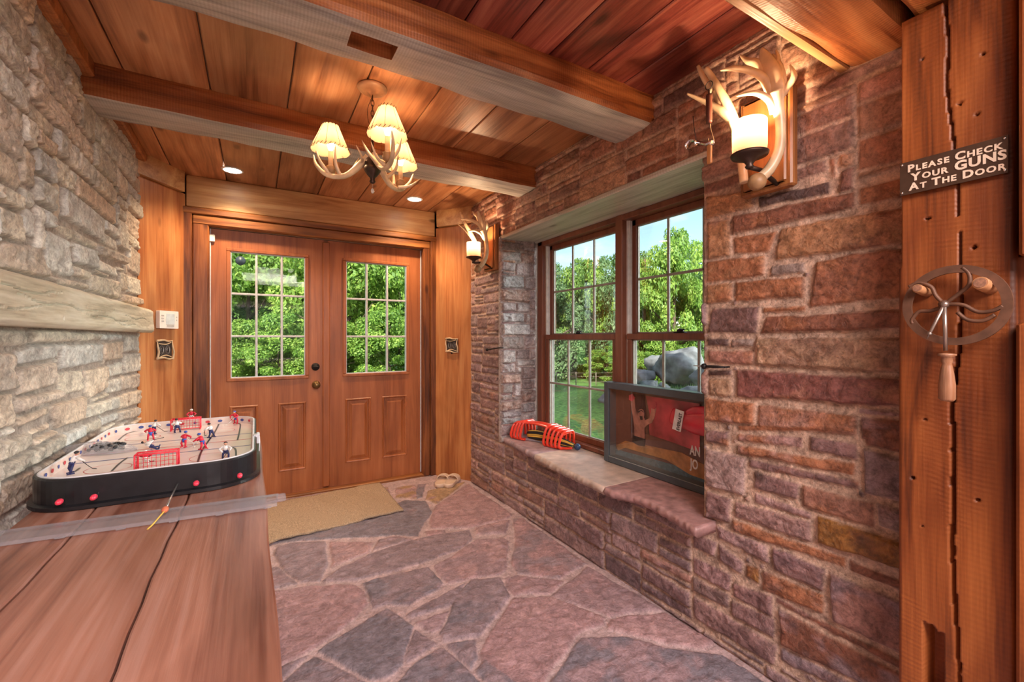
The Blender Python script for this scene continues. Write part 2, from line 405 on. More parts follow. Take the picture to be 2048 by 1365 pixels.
# ================= materials =================
wood('timber_orange', (.19, .052, .016), (.42, .145, .045), (.55, .23, .085), axis=0, rough=.42, saw=.7, sawscale=30)
wood('timber_post', (.12, .030, .007), (.34, .092, .018), (.45, .14, .033), axis=2, rough=.5, saw=.3, sawscale=22, stain=.5)
wood('timber_daylight_tint', (.28, .27, .26), (.50, .49, .46), (.64, .62, .58), axis=0, rough=.5, saw=.5, sawscale=30, stain=.2)  # cool daylight on the beam undersides, painted in as grey
wood('timber_mantel', (.34, .30, .22), (.58, .54, .42), (.72, .69, .58), axis=1, rough=.55, saw=.2, stain=.12, sawscale=60)
wood('lintel_daylight_tint', (.38, .37, .32), (.58, .57, .51), (.70, .69, .63), axis=1, rough=.3, saw=.5, sawscale=20, stain=.2)  # window and lawn light painted into the lintel as pale grey
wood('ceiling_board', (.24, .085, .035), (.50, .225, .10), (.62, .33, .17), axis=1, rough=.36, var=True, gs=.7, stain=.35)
wood('ceiling_board_cool_cast', (.08, .018, .018), (.25, .058, .045), (.38, .13, .09), axis=1, rough=.3, var=True, gs=.9, stain=.5)  # dark purple-red of the cool light reflection, painted into the near boards
wood('door_wood', (.22, .060, .018), (.37, .115, .036), (.45, .155, .055), axis=2, rough=.4, stain=.2, gs=.8, contrast=.7, knots=False)
wood('door_wood_x', (.20, .045, .010), (.33, .085, .018), (.40, .115, .028), axis=0, rough=.4, stain=.2, gs=.8, contrast=.7, knots=False)
wood('casing_wood', (.10, .028, .008), (.24, .075, .02), (.34, .12, .035), axis=2, rough=.4, gs=1.1, stain=.4)
wood('casing_wood_x', (.15, .045, .012), (.33, .12, .03), (.44, .18, .05), axis=0, rough=.4, gs=1.1, stain=.35)
wood('board_light', (.34, .10, .03), (.52, .20, .065), (.62, .29, .11), axis=2, rough=.45, gs=.8, stain=.35)
wood('board_light_x', (.42, .19, .07), (.62, .34, .14), (.72, .45, .21), axis=0, rough=.42, gs=.8, stain=.3)
wood('table_wood', (.20, .07, .05), (.41, .19, .135), (.52, .30, .25), axis=1, rough=.34, gs=.6, stain=.4, var=True, knots=False)
wood('window_wood', (.12, .035, .02), (.20, .065, .035), (.27, .10, .055), axis=2, rough=.4, gs=1, stain=.15, contrast=.6, knots=False)
wood('plate_wood', (.22, .08, .02), (.34, .13, .04), (.44, .19, .06), axis=2, rough=.4)
stone_mat('stone_wall', rough=.36, bump=.95, vcon=.50)
stone_mat('stone_pale', rough=.45, bump=.9, vcon=.42)
stone_mat('stone_floor', rough=.38, bump=.9, vcon=.36)
simple('plain_plaster', (.42, .30, .24), .8)
simple('iron', (.025, .022, .022), .5, .6)
simple('bronze', (.20, .12, .05), .35, .9)
simple('white_trim', (.70, .70, .68), .5)
simple('weather_strip', (.55, .56, .60), .4)
simple('white_plastic', (.85, .82, .78), .35, var=.03)
glass_mat('pane_glass', (.97, .98, .97), .0, .2)
simple('muntin', (.32, .30, .26), .45)
simple('sill_stone0', (.38, .27, .29), .45, var=.3, scale=18, bump=.5); simple('sill_stone1', (.52, .40, .34), .45, var=.22, scale=14, bump=.4); simple('sill_stone2', (.36, .20, .19), .4, var=.35, scale=20, bump=.5)
simple('antler', (.62, .45, .28), .38, var=.3, scale=14, coat=.2); simple('antler_brown', (.30, .17, .08), .45, var=.35, scale=20)
simple('shade_cloth', (.62, .42, .25), .7, var=.08, trans=0)
simple('bulb', (1, .9, .7), .4, emit=(1, .72, .42), es=14); simple('downlight', (1, .95, .9), .4, emit=(1, .90, .76), es=18)
simple('rust_metal', (.13, .06, .035), .6, .25, var=.3); simple('dark_bronze', (.07, .045, .035), .4, .7)
simple('lacing', (.12, .06, .03), .7); simple('canopy_paint', (.55, .32, .18), .4, .2); simple('chrome', (.75, .76, .78), .15, 1.0)
simple('crystal', (.85, .8, .75), .05, trans=.6)
simple('barrel_brown', (.09, .03, .02), .35)
simple('plate_dark', (.05, .035, .03), .5); simple('pewter', (.28, .25, .24), .4, .6)
simple('lcd', (.62, .70, .74), .25); simple('lcd_grey', (.50, .48, .46), .5)
simple('disc_blue', (.05, .09, .14), .4)
simple('doormat', (.46, .33, .22), .95, var=.35, scale=150, bump=1.0)
simple('slipper', (.68, .50, .38), .6, var=.06)
simple('sign_metal', (.075, .04, .025), .45, .3); simple('sign_letters', (.74, .58, .45), .6)
simple('peg_bark', (.42, .20, .09), .6); simple('peg_end', (.27, .13, .08), .7, var=.3, scale=200)
simple('worn_steel', (.32, .26, .23), .35, .8); wood('handle_wood', (.13, .05, .025), (.27, .12, .06), (.40, .22, .14), axis=2, rough=.35)
simple('frame_black', (.07, .085, .10), .35, var=.1); simple('box_inside', (.16, .07, .06), .6); simple('glove_red', (.72, .02, .06), .25, var=.15, scale=12, coat=.5); simple('label_white', (.85, .8, .82), .5); simple('ink', (.03, .02, .03), .6)
simple('skin_print', (.45, .19, .15), .6, var=.35, scale=26); simple('print_dark', (.06, .02, .025), .5, var=.5, scale=9); simple('print_red', (.60, .07, .10), .5, var=.6, scale=7); simple('shorts_print', (.03, .025, .03), .6)
simple('blue_strip', (.10, .17, .22), .5, var=.3, scale=60); simple('orange_floor', (.45, .19, .07), .5, var=.4, scale=20)
simple('red_plastic', (.72, .045, .02), .28, var=.08, coat=.3); simple('strap_black', (.02, .02, .022), .55); simple('strap_yellow', (.70, .45, .08), .6); simple('cap_navy', (.02, .05, .12), .3)
simple('black_plastic', (.012, .012, .015), .32, var=.2, coat=.15); simple('ice', (.78, .70, .68), .18, var=.04, scale=9); simple('board_white', (.70, .58, .52), .35, var=.06); simple('rim_white', (.66, .66, .70), .3)
simple('net_red', (.75, .02, .05), .4); simple('net_frame', (.80, .04, .07), .35); simple('pl_red', (.62, .02, .05), .5); simple('pl_blue', (.03, .09, .42), .5); simple('pl_white', (.75, .73, .72), .5); simple('pl_navy', (.02, .025, .10), .5); simple('pl_black', (.02, .02, .025), .5); simple('pl_skin', (.55, .32, .22), .6)
simple('knob_pink', (.80, .05, .10), .35, coat=.3); simple('rod_steel', (.62, .60, .60), .25, .9); simple('knob_orange', (.60, .16, .08), .45); simple('logo_red', (.55, .05, .07), .5); simple('logo_blue', (.06, .09, .30), .5)
glass_mat('clear_plastic', (.93, .93, .95), .12, 1.6)
simple('bark_pale', (.40, .35, .28), .8, var=.3, scale=8, bump=.5); simple('bark', (.13, .09, .065), .9, var=.3, scale=8, bump=.5); simple('boulder', (.15, .155, .16), .85, var=.6, scale=4, bump=1.0); simple('fence_wood', (.25, .20, .15), .8); simple('gravel', (.55, .52, .48), .9, scale=20, var=.3)
# ================= materials =================

# ================= floor =================
FO = (-.70, .0, 0)
FCRS = 2.3814
def fq(pts): return [onZ(540 + x / FCRS, 900 + y / FCRS, 0) for x, y in pts]
SL = (.235, .205, .245); SL2 = (.32, .24, .27); PK = (.47, .30, .31); PK2 = (.38, .26, .285); RD = (.43, .27, .285); TN = (.42, .27, .16)
floor_src = [
 ([(560,275),(640,245),(740,248),(772,300),(735,350),(702,415),(590,408),(440,420),(280,428),(-60,455),(-60,300),(300,240)], SL, SL2),
 ([(790,270),(890,200),(945,165),(1150,310),(1128,335),(960,372),(770,378),(758,350)], RD, PK),
 ([(980,375),(1140,338),(1118,402),(985,406)], PK2, PK),
 ([(1160,332),(1205,330),(1508,545),(1372,620),(1180,592),(1150,545),(1168,440)], RD, SL2),
 ([(35,470),(100,448),(262,440),(272,560),(238,630),(150,635),(60,572),(20,500)], SL2, SL),
 ([(288,442),(488,445),(470,490),(296,560)], PK, PK2),
 ([(492,482),(520,432),(600,415),(682,430)], PK2, SL2),
 ([(250,632),(330,570),(480,500),(680,433),(830,402),(948,386),(962,430),(900,480),(780,522),(600,580),(400,627)], PK2, SL2),
 ([(780,555),(870,512),(980,432),(1108,422),(1135,440),(1128,570),(1100,598),(980,610),(852,640),(800,600)], PK2, PK),
 ([(440,640),(620,592),(755,566),(822,640),(800,668),(660,745),(560,738),(490,760),(472,700)], SL, SL2),
 ([(10,682),(180,655),(400,648),(448,680),(462,740),(400,808),(230,938),(20,1050)], PK2, RD),
 ([(650,792),(850,682),(928,642),(862,745),(670,805)], SL2, SL),
 ([(692,830),(850,772),(810,860),(765,874)], PK2, SL2),
 ([(885,700),(960,622),(1095,617),(1140,702),(1080,790),(1000,890),(830,920),(810,880),(860,782)], SL, SL2),
 ([(1118,615),(1180,602),(1400,630),(1332,690),(1200,688),(1165,700),(1128,660)], PK2, RD),
 ([(1342,700),(1512,560),(1868,768),(1620,798),(1590,785)], RD, PK2),
 ([(1020,930),(1160,712),(1330,702),(1590,802),(1590,838),(1480,865),(1322,1080),(1270,1180),(1130,1130),(1000,990)], PK, RD),
 ([(1612,858),(1622,812),(1880,782),(2120,920),(2060,950),(1900,928),(1700,878)], RD, PK),
 ([(1335,1115),(1482,902),(1700,898),(1880,952),(2150,985),(2500,1210),(2300,1300),(1300,1260)], SL, PK2),
 ([(230,962),(500,792),(560,762),(680,850),(630,1030),(560,1090),(480,1102)], SL2, SL),
 ([(642,1000),(692,862),(790,930),(652,1020)], SL2, PK2),
 ([(600,1125),(690,1022),(820,945),(1010,1130),(1000,1260),(560,1260)], SL, SL2),
 ([(842,932),(978,910),(985,1000),(958,1050)], SL2, SL),
 ([(980,1062),(1020,1012),(1250,1180),(1240,1260),(1080,1260),(1050,1140)], SL, SL2),
 ([(60,1115),(210,988),(470,1120),(590,1140),(540,1260),(20,1260)], SL, SL2),
 ([(18,1070),(60,1040),(180,985),(60,1095),(18,1130)], PK2, SL2),
 ([(-60,580),(30,560),(130,640),(10,668),(-60,672)], PK2, SL2),
 ([(740,392),(830,386),(832,400),(752,416)], PK2, RD),
 ([(600,185),(688,170),(702,200),(700,236),(600,234)], TN, PK),
 ([(702,170),(742,165),(722,230),(700,236)], SL, SL2),
 ([(752,200),(930,155),(870,205),(792,262),(742,240)], TN, RD),
 ([(-60,240),(300,190),(560,180),(575,230),(200,270),(-60,290)], TN, PK2),
]
fstones = []
def p2(v): return (v.x - FO[0], v.y - FO[1])
rnf = random.Random(4)
for pts, a, b in floor_src:
    P = [p2(v) for v in fq(pts)]
    Q = []
    for i in range(len(P)):
        x0, y0 = P[i]; x1, y1 = P[(i + 1) % len(P)]; d = math.hypot(x1 - x0, y1 - y0); k = max(1, int(d / .07))
        for j in range(k):
            t = j / k; w = .006 if j else 0
            Q.append((x0 + (x1 - x0) * t + rnf.uniform(-w, w), y0 + (y1 - y0) * t + rnf.uniform(-w, w)))
    fstones.append(dict(poly=Q, col=a, col2=b, h=rnf.uniform(.006, .011), rough=.004))
traced = [s['poly'] for s in fstones]
seeds = [(rnf.uniform(0, 2.4), rnf.uniform(0, 3.95)) for _ in range(70)]
def voro(seeds, su, sv, gap):
    out = []
    for i, (sx, sy) in enumerate(seeds):
        P = [(0, 0), (su, 0), (su, sv), (0, sv)]
        for j, (tx, ty) in enumerate(seeds):
            if i == j: continue
            dx, dy = tx - sx, ty - sy; L_ = math.hypot(dx, dy); nx, ny = dx / L_, dy / L_; lim = ((sx + tx) / 2 * nx + (sy + ty) / 2 * ny) - gap
            Q = []
            for k in range(len(P)):
                a, b = P[k], P[(k + 1) % len(P)]; da = a[0] * nx + a[1] * ny - lim; db = b[0] * nx + b[1] * ny - lim
                if da <= 0: Q.append(a)
                if (da < 0) != (db < 0): t = da / (da - db); Q.append((a[0] + (b[0] - a[0]) * t, a[1] + (b[1] - a[1]) * t))
            P = Q
            if len(P) < 3: break
        if len(P) >= 3: out.append(P)
    return out
def insd(x, y, P):
    c = False
    for i in range(len(P)):
        x0, y0 = P[i]; x1, y1 = P[(i + 1) % len(P)]
        if (y0 > y) != (y1 > y) and x < (x1 - x0) * (y - y0) / (y1 - y0) + x0: c = not c
    return c
for P in voro(seeds, 2.4, 3.95, .012):
    cx = sum(p[0] for p in P) / len(P); cy = sum(p[1] for p in P) / len(P)
    probe = P + [(cx, cy)] + [((p[0] + cx) / 2, (p[1] + cy) / 2) for p in P]
    if any(insd(x, y, T) for x, y in probe for T in traced): continue
    if .75 < cx and 1.0 < cy: continue
    a, b = rnf.choice([(SL, SL2), (PK2, SL2), (RD, PK), (PK, PK2)])
    fstones.append(dict(poly=P, col=a, col2=b, h=rnf.uniform(.006, .011), rough=.004))
struct(panel('floor', FO, (1, 0, 0), (0, 1, 0), (0, 0, 1), 2.42, 3.9, .0065, fstones, (.55, .41, .42), 'stone_floor', seed=8, edge=.016, tilt=.1, grow=.005, warp=.005, skirt=.06, mort_amp=.003))
m = MB(); m.box(-4, 4.0, -6, 0.0, -.06, 0.0); m.box(-.95, 2.0, .0, 4.05, -.1, -.02); struct(m.build('floor', 'plain_plaster'))

# ================= right stone wall =================
XR = 1.615; YW0, YW1, ZW0, ZW1 = 1.176, 2.895, .46, 2.01
RO = (XR + .012, .505, 0); RSU = 3.49 - .505; RSV = 2.40
def toR(u, v): p = onX(u, v, XR - .012); return (p.y - RO[1], p.z)
OR = (.42, .17, .085); OR2 = (.50, .25, .13); BR = (.27, .105, .065); MV = (.30, .17, .165); DK = (.13, .075, .07); GR = (.36, .27, .24); TNW = (.50, .31, .20); GLD = (.30, .13, .03)
SA_ = [
 ([(75,30),(330,5),(345,95),(75,165)],(.58,.33,.18),OR2,.02),([(370,40),(780,-60),(780,20),(370,95)],DK,GR,.012),
 ([(225,145),(925,0),(925,95),(225,250)],OR,BR,.024),([(950,-20),(1260,-90),(1260,30),(950,85)],OR,BR,.018),
 ([(80,175),(210,165),(215,370),(85,395)],OR2,MV,.022),([(230,265),(480,228),(440,350),(230,365)],DK,OR,.014),
 ([(500,215),(1270,75),(1270,300),(460,402)],BR,OR2,.028),([(80,405),(412,365),(405,485),(80,525)],OR,OR2,.024),
 ([(440,428),(635,405),(635,470),(440,490)],DK,GR,.014),([(700,405),(900,360),(1270,322),(1270,600),(660,672)],(.36,.14,.08),OR,.02),
 ([(80,540),(225,522),(225,632),(80,650)],OR,OR2,.022),([(240,520),(635,485),(635,608),(240,638)],BR,OR,.024),
 ([(110,670),(385,660),(360,820),(80,815)],(.20,.11,.10),MV,.018),([(400,668),(650,655),(640,690),(395,700)],OR,OR2,.012),
 ([(415,718),(1270,675),(1270,785),(375,822)],OR,BR,.026),([(80,842),(205,842),(205,890),(80,890)],DK,BR,.014),
 ([(215,848),(350,845),(350,893),(215,898)],GR,OR,.014),([(85,912),(345,915),(345,1000),(85,980)],OR,(.45,.22,.17),.02),
 ([(360,842),(1270,832),(1270,1052),(365,1000)],TNW,(.34,.19,.13),.03),([(90,1022),(220,1022),(220,1060),(90,1060)],MV,DK,.012),
 ([(90,1075),(225,1070),(225,1180),(95,1175)],MV,TNW,.018),([(245,1022),(1270,1080),(1270,1248),(245,1178)],(.27,.10,.085),(.40,.19,.12),.028),
 ([(65,1182),(355,1215),(355,1338),(70,1318)],OR,(.45,.24,.2),.03),([(370,1222),(940,1285),(930,1400),(370,1358)],(.46,.24,.18),OR,.022),
 ([(955,1290),(1270,1325),(1270,1490),(950,1420)],MV,BR,.022)]
SB_ = [
 ([(70,2),(195,10),(195,92),(70,70)],OR,MV,.03),([(240,22),(590,42),(590,105),(240,62)],(.42,.24,.22),OR,.015),
 ([(630,35),(890,80),(890,175),(630,120)],MV,OR,.018),([(905,-2),(1200,-20),(1200,150),(935,92)],MV,BR,.022),
 ([(240,82),(885,190),(870,255),(240,130)],(.45,.26,.23),OR,.02),([(70,105),(290,152),(280,365),(70,310)],MV,(.44,.30,.28),.032),
 ([(300,162),(900,280),(900,330),(300,208)],OR,MV,.014),([(920,102),(1200,165),(1200,420),(920,350)],(.28,.19,.20),(.42,.29,.27),.028),
 ([(330,225),(580,298),(565,385),(330,320)],MV,DK,.02),([(592,302),(985,400),(985,545),(590,422)],(.36,.17,.12),OR,.02),
 ([(990,397),(1200,455),(1200,590),(1000,532)],(.34,.24,.23),MV,.022),([(330,342),(640,456),(640,495),(330,400)],(.45,.27,.26),MV,.012),
 ([(70,332),(210,375),(200,508),(70,480)],MV,OR,.03),([(225,390),(640,502),(640,620),(225,480)],(.42,.25,.23),MV,.02),
 ([(670,465),(1200,638),(1200,790),(670,620)],(.20,.08,.03),GLD,.034),([(215,492),(830,702),(830,760),(215,552)],(.44,.24,.20),OR,.016),
 ([(842,712),(1200,850),(1200,910),(840,772)],BR,MV,.014),([(120,522),(400,632),(420,740),(140,592)],MV,(.44,.28,.28),.02),
 ([(427,637),(715,756),(710,888),(430,762)],(.26,.15,.16),MV,.02),([(735,772),(1200,962),(1200,1265),(750,1040)],(.36,.18,.15),(.30,.20,.22),.024),
 ([(0,560),(130,615),(120,700),(0,640)],MV,PK,.016),([(140,620),(275,725),(262,795),(140,710)],(.30,.18,.18),MV,.018),([(285,735),(360,752),(358,848),(285,800)],OR,GLD,.016),
 ([(372,762),(715,902),(710,1008),(372,872)],MV,OR,.022),([(440,912),(1200,1295),(1200,1350),(440,945)],BR,MV,.012),
 ([(215,832),(430,902),(430,1030),(215,912)],(.40,.22,.21),MV,.018),([(0,692),(210,792),(200,888),(0,780)],(.38,.22,.22),PK,.016),
 ([(205,927),(440,1032),(440,1140),(205,1010)],DK,MV,.018),([(0,795),(195,900),(195,978),(0,880)],(.26,.16,.15),MV,.018),
 ([(460,972),(1200,1370),(1200,1530),(470,1172)],BR,(.34,.24,.26),.024),([(470,1182),(1200,1545),(1200,1600),(470,1262)],(.30,.22,.25),MV,.016),
 ([(0,902),(460,1172),(440,1288),(0,1022)],(.37,.22,.21),MV,.018),
 ([(240,-22),(880,-12),(880,15),(240,10)],OR,BR,.012)]
rst = []
for src, ox, oy, sc in ((SA_, 1380, 380, 2.843), (SB_, 1380, 860, 2.70)):
    for pts, a, b, h in src:
        P = [toR(ox + x / sc, oy + y / sc) for x, y in pts]
        Q = []
        for i in range(len(P)):
            x0, y0 = P[i]; x1, y1 = P[(i + 1) % len(P)]; k = max(1, int(math.hypot(x1 - x0, y1 - y0) / .06))
            for j in range(k):
                t = j / k; w = .003 if j else 0
                Q.append((x0 + (x1 - x0) * t + rnf.uniform(-w, w), y0 + (y1 - y0) * t + rnf.uniform(-w, w)))
        rst.append(dict(poly=Q, col=[c * 1.0 for c in a], col2=b, h=h * .6, rough=.006))
RT = [s['poly'] for s in rst]
def tk(x, y):
    if any(insd(x + dx, y + dy, P) for P in RT for dx, dy in ((0, 0), (.014, 0), (-.014, 0), (0, .014), (0, -.014))): return True
    return False
wp_low = [((.33,.215,.225),(.42,.28,.28)),((.28,.17,.175),(.36,.22,.21)),((.40,.25,.24),(.32,.21,.22)),((.20,.13,.14),(.32,.21,.22)),((.38,.20,.16),(.33,.21,.21)),((.36,.26,.27),(.26,.17,.18))]  # lower stones: mauve of the cool light painted in
wp_up = [((.40,.18,.11),(.30,.14,.10)),((.46,.25,.16),(.38,.2,.14)),((.28,.13,.10),(.38,.2,.15)),((.36,.20,.16),(.26,.14,.12)),((.50,.29,.19),(.4,.22,.15))]  # upper stones: warm sconce light painted in
rst = ashlar(RSU, RSV, .026, [1, 2, 2, 3, 3, 4], [5, 7, 9, 11], 21, tk, gap=.0045, jit=.003,
             pal=lambda u, v: wp_up if v > 1.75 else wp_low, hh=(.006, .017), rough=.005) + rst
def kp(u, v): y = u + RO[1]; return ~((y > YW0) & (y < YW1) & (v > ZW0) & (v < ZW1))
struct(panel('wall_right', RO, (0, 1, 0), (0, 0, 1), (-1, 0, 0), RSU, RSV, .0055, rst, (.62, .43, .33), 'stone_wall', seed=5, edge=.013, warp=.0035, keep=kp, skirt=.10))
m = MB(); Xo = 2.05
m.box(XR + .02, Xo, -.5, YW0, 0, 2.4); m.box(XR + .02, Xo, YW1 + .02, 3.47, 0, 2.4); m.box(1.72, Xo, 3.47, 3.88, 0, 2.4); m.box(XR + .02, Xo, YW0, YW1 + .02, 0, ZW0 - .005); m.box(XR + .02, Xo, YW0, YW1 + .02, ZW1 + .012, 2.4)
struct(m.build('wall_right', 'plain_plaster'))
# far reveal of the window recess (faces the camera)
pal_rev = [((.42,.36,.36),(.36,.30,.31)),((.38,.28,.27),(.30,.24,.24)),((.34,.32,.33),(.42,.38,.38)),((.40,.26,.22),(.34,.28,.27))]
rv = ashlar(.32, 1.56, .026, [1, 2, 3, 3, 4], [3, 4, 5, 7], 4, None, gap=.004, pal=pal_rev, hh=(.010, .026), rough=.008)
struct(panel('wall_recess', (XR - .015, YW1 + .004, ZW0), (1, 0, 0), (0, 0, 1), (0, -1, 0), .325, 1.56, .005, rv, (.44, .36, .34), 'stone_wall', seed=15, edge=.012, skirt=.03))
# lintel board and its face
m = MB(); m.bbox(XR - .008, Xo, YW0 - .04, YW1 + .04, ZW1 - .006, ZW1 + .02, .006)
o = m.build('window_lintel', 'lintel_daylight_tint'); tag(o, 'wooden board, greyed by painted-in daylight, lining the top of the window recess', 'lintel')

# ================= left stone wall =================
XL = -.61
LP = [((.68,.62,.51),(.55,.50,.42)),((.60,.59,.53),(.68,.65,.58)),((.52,.47,.41),(.64,.55,.46)),((.72,.68,.58),(.60,.59,.54)),((.62,.50,.39),(.70,.60,.48)),((.55,.55,.52),(.66,.66,.62))]
def toL(u, v): p = onX(u, v, XL - .002); return (p.y - 1.22, p.z)
LA_ = [[(0,682),(205,690),(205,785),(0,805)],[(230,685),(490,690),(480,765),(220,775)],[(500,700),(700,705),(690,755),(500,765)],[(720,710),(855,715),(850,755),(715,755)],[(865,720),(960,725),(960,830),(865,835)],
 [(-60,835),(120,840),(105,960),(128,1090),(-60,1125)],[(225,790),(425,780),(400,885),(135,925),(140,830)],[(440,785),(715,775),(720,900),(435,955)],[(727,770),(855,760),(855,878),(727,900)],[(862,850),(960,835),(960,965),(860,985)],
 [(145,940),(393,900),(408,1060),(150,1128)],[(415,975),(588,955),(602,1085),(440,1132)],[(602,960),(748,925),(740,1080),(612,1168)],[(757,920),(850,897),(850,983),(757,1008)],[(747,1030),(833,1005),(825,1103),(742,1120)],[(842,1000),(970,975),(965,1072),(838,1103)],
 [(135,1150),(425,1088),(430,1150),(135,1258)],[(-60,1150),(105,1105),(120,1335),(-60,1400)],[(367,1202),(588,1135),(588,1298),(402,1358)],[(602,1200),(818,1135),(818,1220),(602,1288)],[(832,1130),(965,1090),(960,1186),(832,1228)],[(140,1290),(358,1205),(358,1260),(140,1350)],
 [(610,1322),(708,1285),(712,1360),(602,1398)],[(717,1280),(818,1243),(818,1298),(717,1338)],[(827,1240),(955,1205),(955,1275),(827,1308)],
 [(10,75),(255,112),(343,290),(340,330),(-60,250)],[(337,0),(493,72),(518,322),(347,272)],[(530,88),(668,142),(663,268),(530,225)],[(682,197),(813,265),(813,328),(682,270)],[(530,247),(608,282),(603,343),(530,315)],[(345,302),(608,372),(608,410),(400,372)],[(622,292),(813,352),(818,472),(622,420)],[(827,287),(873,302),(873,418),(827,408)],[(880,312),(965,337),(970,448),(880,430)],[(837,435),(975,465),(980,518),(837,493)],
 [(682,100),(880,182),(880,240),(682,172)],[(340,-60),(500,-10),(680,90),(668,130),(500,62)]]
lst = []
for k_, pts in enumerate(LA_):
    P = [toL(x / 3.4125, 460 + y / 3.4125) for x, y in pts]; Q = []
    for i in range(len(P)):
        x0, y0 = P[i]; x1, y1 = P[(i + 1) % len(P)]; n_ = max(1, int(math.hypot(x1 - x0, y1 - y0) / .06))
        for j in range(n_): t_ = j / n_; w_ = .003 if j else 0; Q.append((x0 + (x1 - x0) * t_ + rnf.uniform(-w_, w_), y0 + (y1 - y0) * t_ + rnf.uniform(-w_, w_)))
    a, b = rnf.choice(LP); lst.append(dict(poly=Q, col=a, col2=b, h=rnf.uniform(.008, .024), rough=.006))
LT = [s_['poly'] for s_ in lst]
def tkl(x, y): return any(insd(x + dx, y + dy, P) for P in LT for dx, dy in ((0, 0), (.02, 0), (-.02, 0), (0, .012), (0, -.012)))
ls = ashlar(2.32, 2.40, .032, [2, 2, 3, 3, 4, 5], [4, 6, 8, 10], 12, tkl, gap=.006, jit=.004, pal=LP, hh=(.006, .024), rough=.006) + lst
struct(panel('wall_left', (XL - .02, 1.22, 0), (0, 1, 0), (0, 0, 1), (1, 0, 0), 2.32, 2.40, .005, ls, (.42, .36, .31), 'stone_pale', seed=33, edge=.009, warp=.002, tilt=.5, skirt=.06))
m = MB(); m.box(-.95, XL - .03, -.5, 3.49, 0, 2.4); m.box(-.95, -.72, 3.49, 3.88, 0, 2.4); struct(m.build('wall_left', 'plain_plaster'))
m = MB(); m.bbox(XL - .02, XL + .035, 1.30, 2.45, 2.33, 2.40, .008); m.bbox(XL - .02, XL + .03, 2.68, 3.5, 2.345, 2.40, .008); struct(m.build('trim_1', 'timber_orange'))

# ================= room behind the camera =================
m = MB()
m.box(-4.1, -4.0, -6, .0, 0, 2.4); m.box(4.0, 4.1, -6, .2, 0, 2.4); m.box(-4, -.9, -.52, -.42, 0, 2.4); m.box(2.0, 4.05, -.52, -.42, 0, 2.4)
m.box(-4.1, 4.1, -6.1, -6.0, 0, .7); m.box(-4.1, 4.1, -6.1, -6.0, 2.1, 2.4); m.box(-4.1, -2.2, -6.1, -6.0, .7, 2.1); m.box(2.2, 4.1, -6.1, -6.0, .7, 2.1)
struct(m.build('wall_back', 'plain_plaster'))
m = MB(); m.box(-4.1, 4.1, -6.1, 0.1, 2.42, 2.5); m.box(-.95, 2.05, .1, 4.15, 2.425, 2.5); struct(m.build('ceiling', 'plain_plaster'))
# upper storey and gable that shade the lawn near the house
m = MB(); m.box(-4.1, 2.05, -6.1, 4.1, 2.52, 5.6); m.prism([(-4.4, 5.6), (2.35, 5.6), (-1.0, 7.6)], lambda u, v, d: (u, -6.3 + d, v), 10.6)
struct(m.build('wall_upper', 'plain_plaster'))

# ================= ceiling boards =================
def boards(seams, y0, y1, mats, nm, seed):
    rn = random.Random(seed); m = MB(); vals = []
    for a, b in zip(seams, seams[1:]):
        n0 = len(m.f); m.bbox(a + .0025, b - .0025, y0, y1, 2.40, 2.422, .004); vals += [rn.random()] * (len(m.f) - n0)
    o = m.build(nm, mats); me = o.data
    at = me.attributes.new('Var', 'FLOAT', 'FACE')
    if len(me.polygons) == len(vals): at.data.foreach_set('value', vals)
    return o
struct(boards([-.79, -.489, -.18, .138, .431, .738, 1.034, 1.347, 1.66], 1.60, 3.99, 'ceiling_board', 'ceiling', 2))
struct(boards([-.79, -.6, -.36, -.15, .08, .25, .46, .656, .85, 1.03, 1.23, 1.436, 1.66], .1, 1.60, 'ceiling_board_cool_cast', 'ceiling', 5))

# ================= timbers =================
def timber(name, x0, x1, y0, y1, z0, z1, axis, mats, under=None, seed=0, res=.03, amp=.004, holes=None, parent=None):
    """hand-hewn timber: sides ripple a little; optional second material on the underside, with daylight painted in"""
    L0 = (x0, y0, z0); L1 = (x1, y1, z1); m = MB(); rn = random.Random(seed)
    a = axis; b, c = [i for i in range(3) if i != a]
    n = max(2, int((L1[a] - L0[a]) / res)); K = 5; ph = [rn.uniform(0, 9) for _ in range(8)]
    ring = []
    for i in range(K + 1): ring.append((i / K, 0))
    for i in range(1, K + 1): ring.append((1, i / K))
    for i in range(1, K + 1): ring.append((1 - i / K, 1))
    for i in range(1, K): ring.append((0, 1 - i / K))
    R = len(ring); vs = []
    for s in range(n + 1):
        t = s / n; l = L0[a] + t * (L1[a] - L0[a])
        for k, (p, q) in enumerate(ring):
            corner = (p in (0, 1)) and (q in (0, 1))
            pp = L0[b] + p * (L1[b] - L0[b]); qq = L0[c] + q * (L1[c] - L0[c])
            w = amp * (math.sin(l * 3.1 + ph[0] + k * .5) + .6 * math.sin(l * 9.3 + ph[1] + k * .9) + .5 * math.sin(l * 23 + ph[2] + k * 1.7))
            ins = .005 + amp * .8 * max(0, math.sin(l * 6 + ph[3] + k)) if corner else 0
            db = (1 if p == 1 else -1 if p == 0 else 0); dc = (1 if q == 1 else -1 if q == 0 else 0)
            v = [0, 0, 0]; v[a] = l; v[b] = pp + db * (w - ins); v[c] = qq + dc * (w - ins); vs.append(v)
    fs = []; fm = []
    for s in range(n):
        for k in range(R):
            k2 = (k + 1) % R; fs.append((s * R + k, s * R + k2, (s + 1) * R + k2, (s + 1) * R + k))
            down = (c == 2 and ring[k][1] == 0 and ring[k2][1] == 0)
            fm.append(1 if (under and down) else 0)
    fs += [tuple(reversed(range(R))), tuple(range(n * R, (n + 1) * R))]; fm += [0, 0]
    k0 = len(m.f); m.add(vs, fs, False); m.m[k0:] = fm
    o = m.build(name, [mats] + ([under] if under else []), parent)
    return o
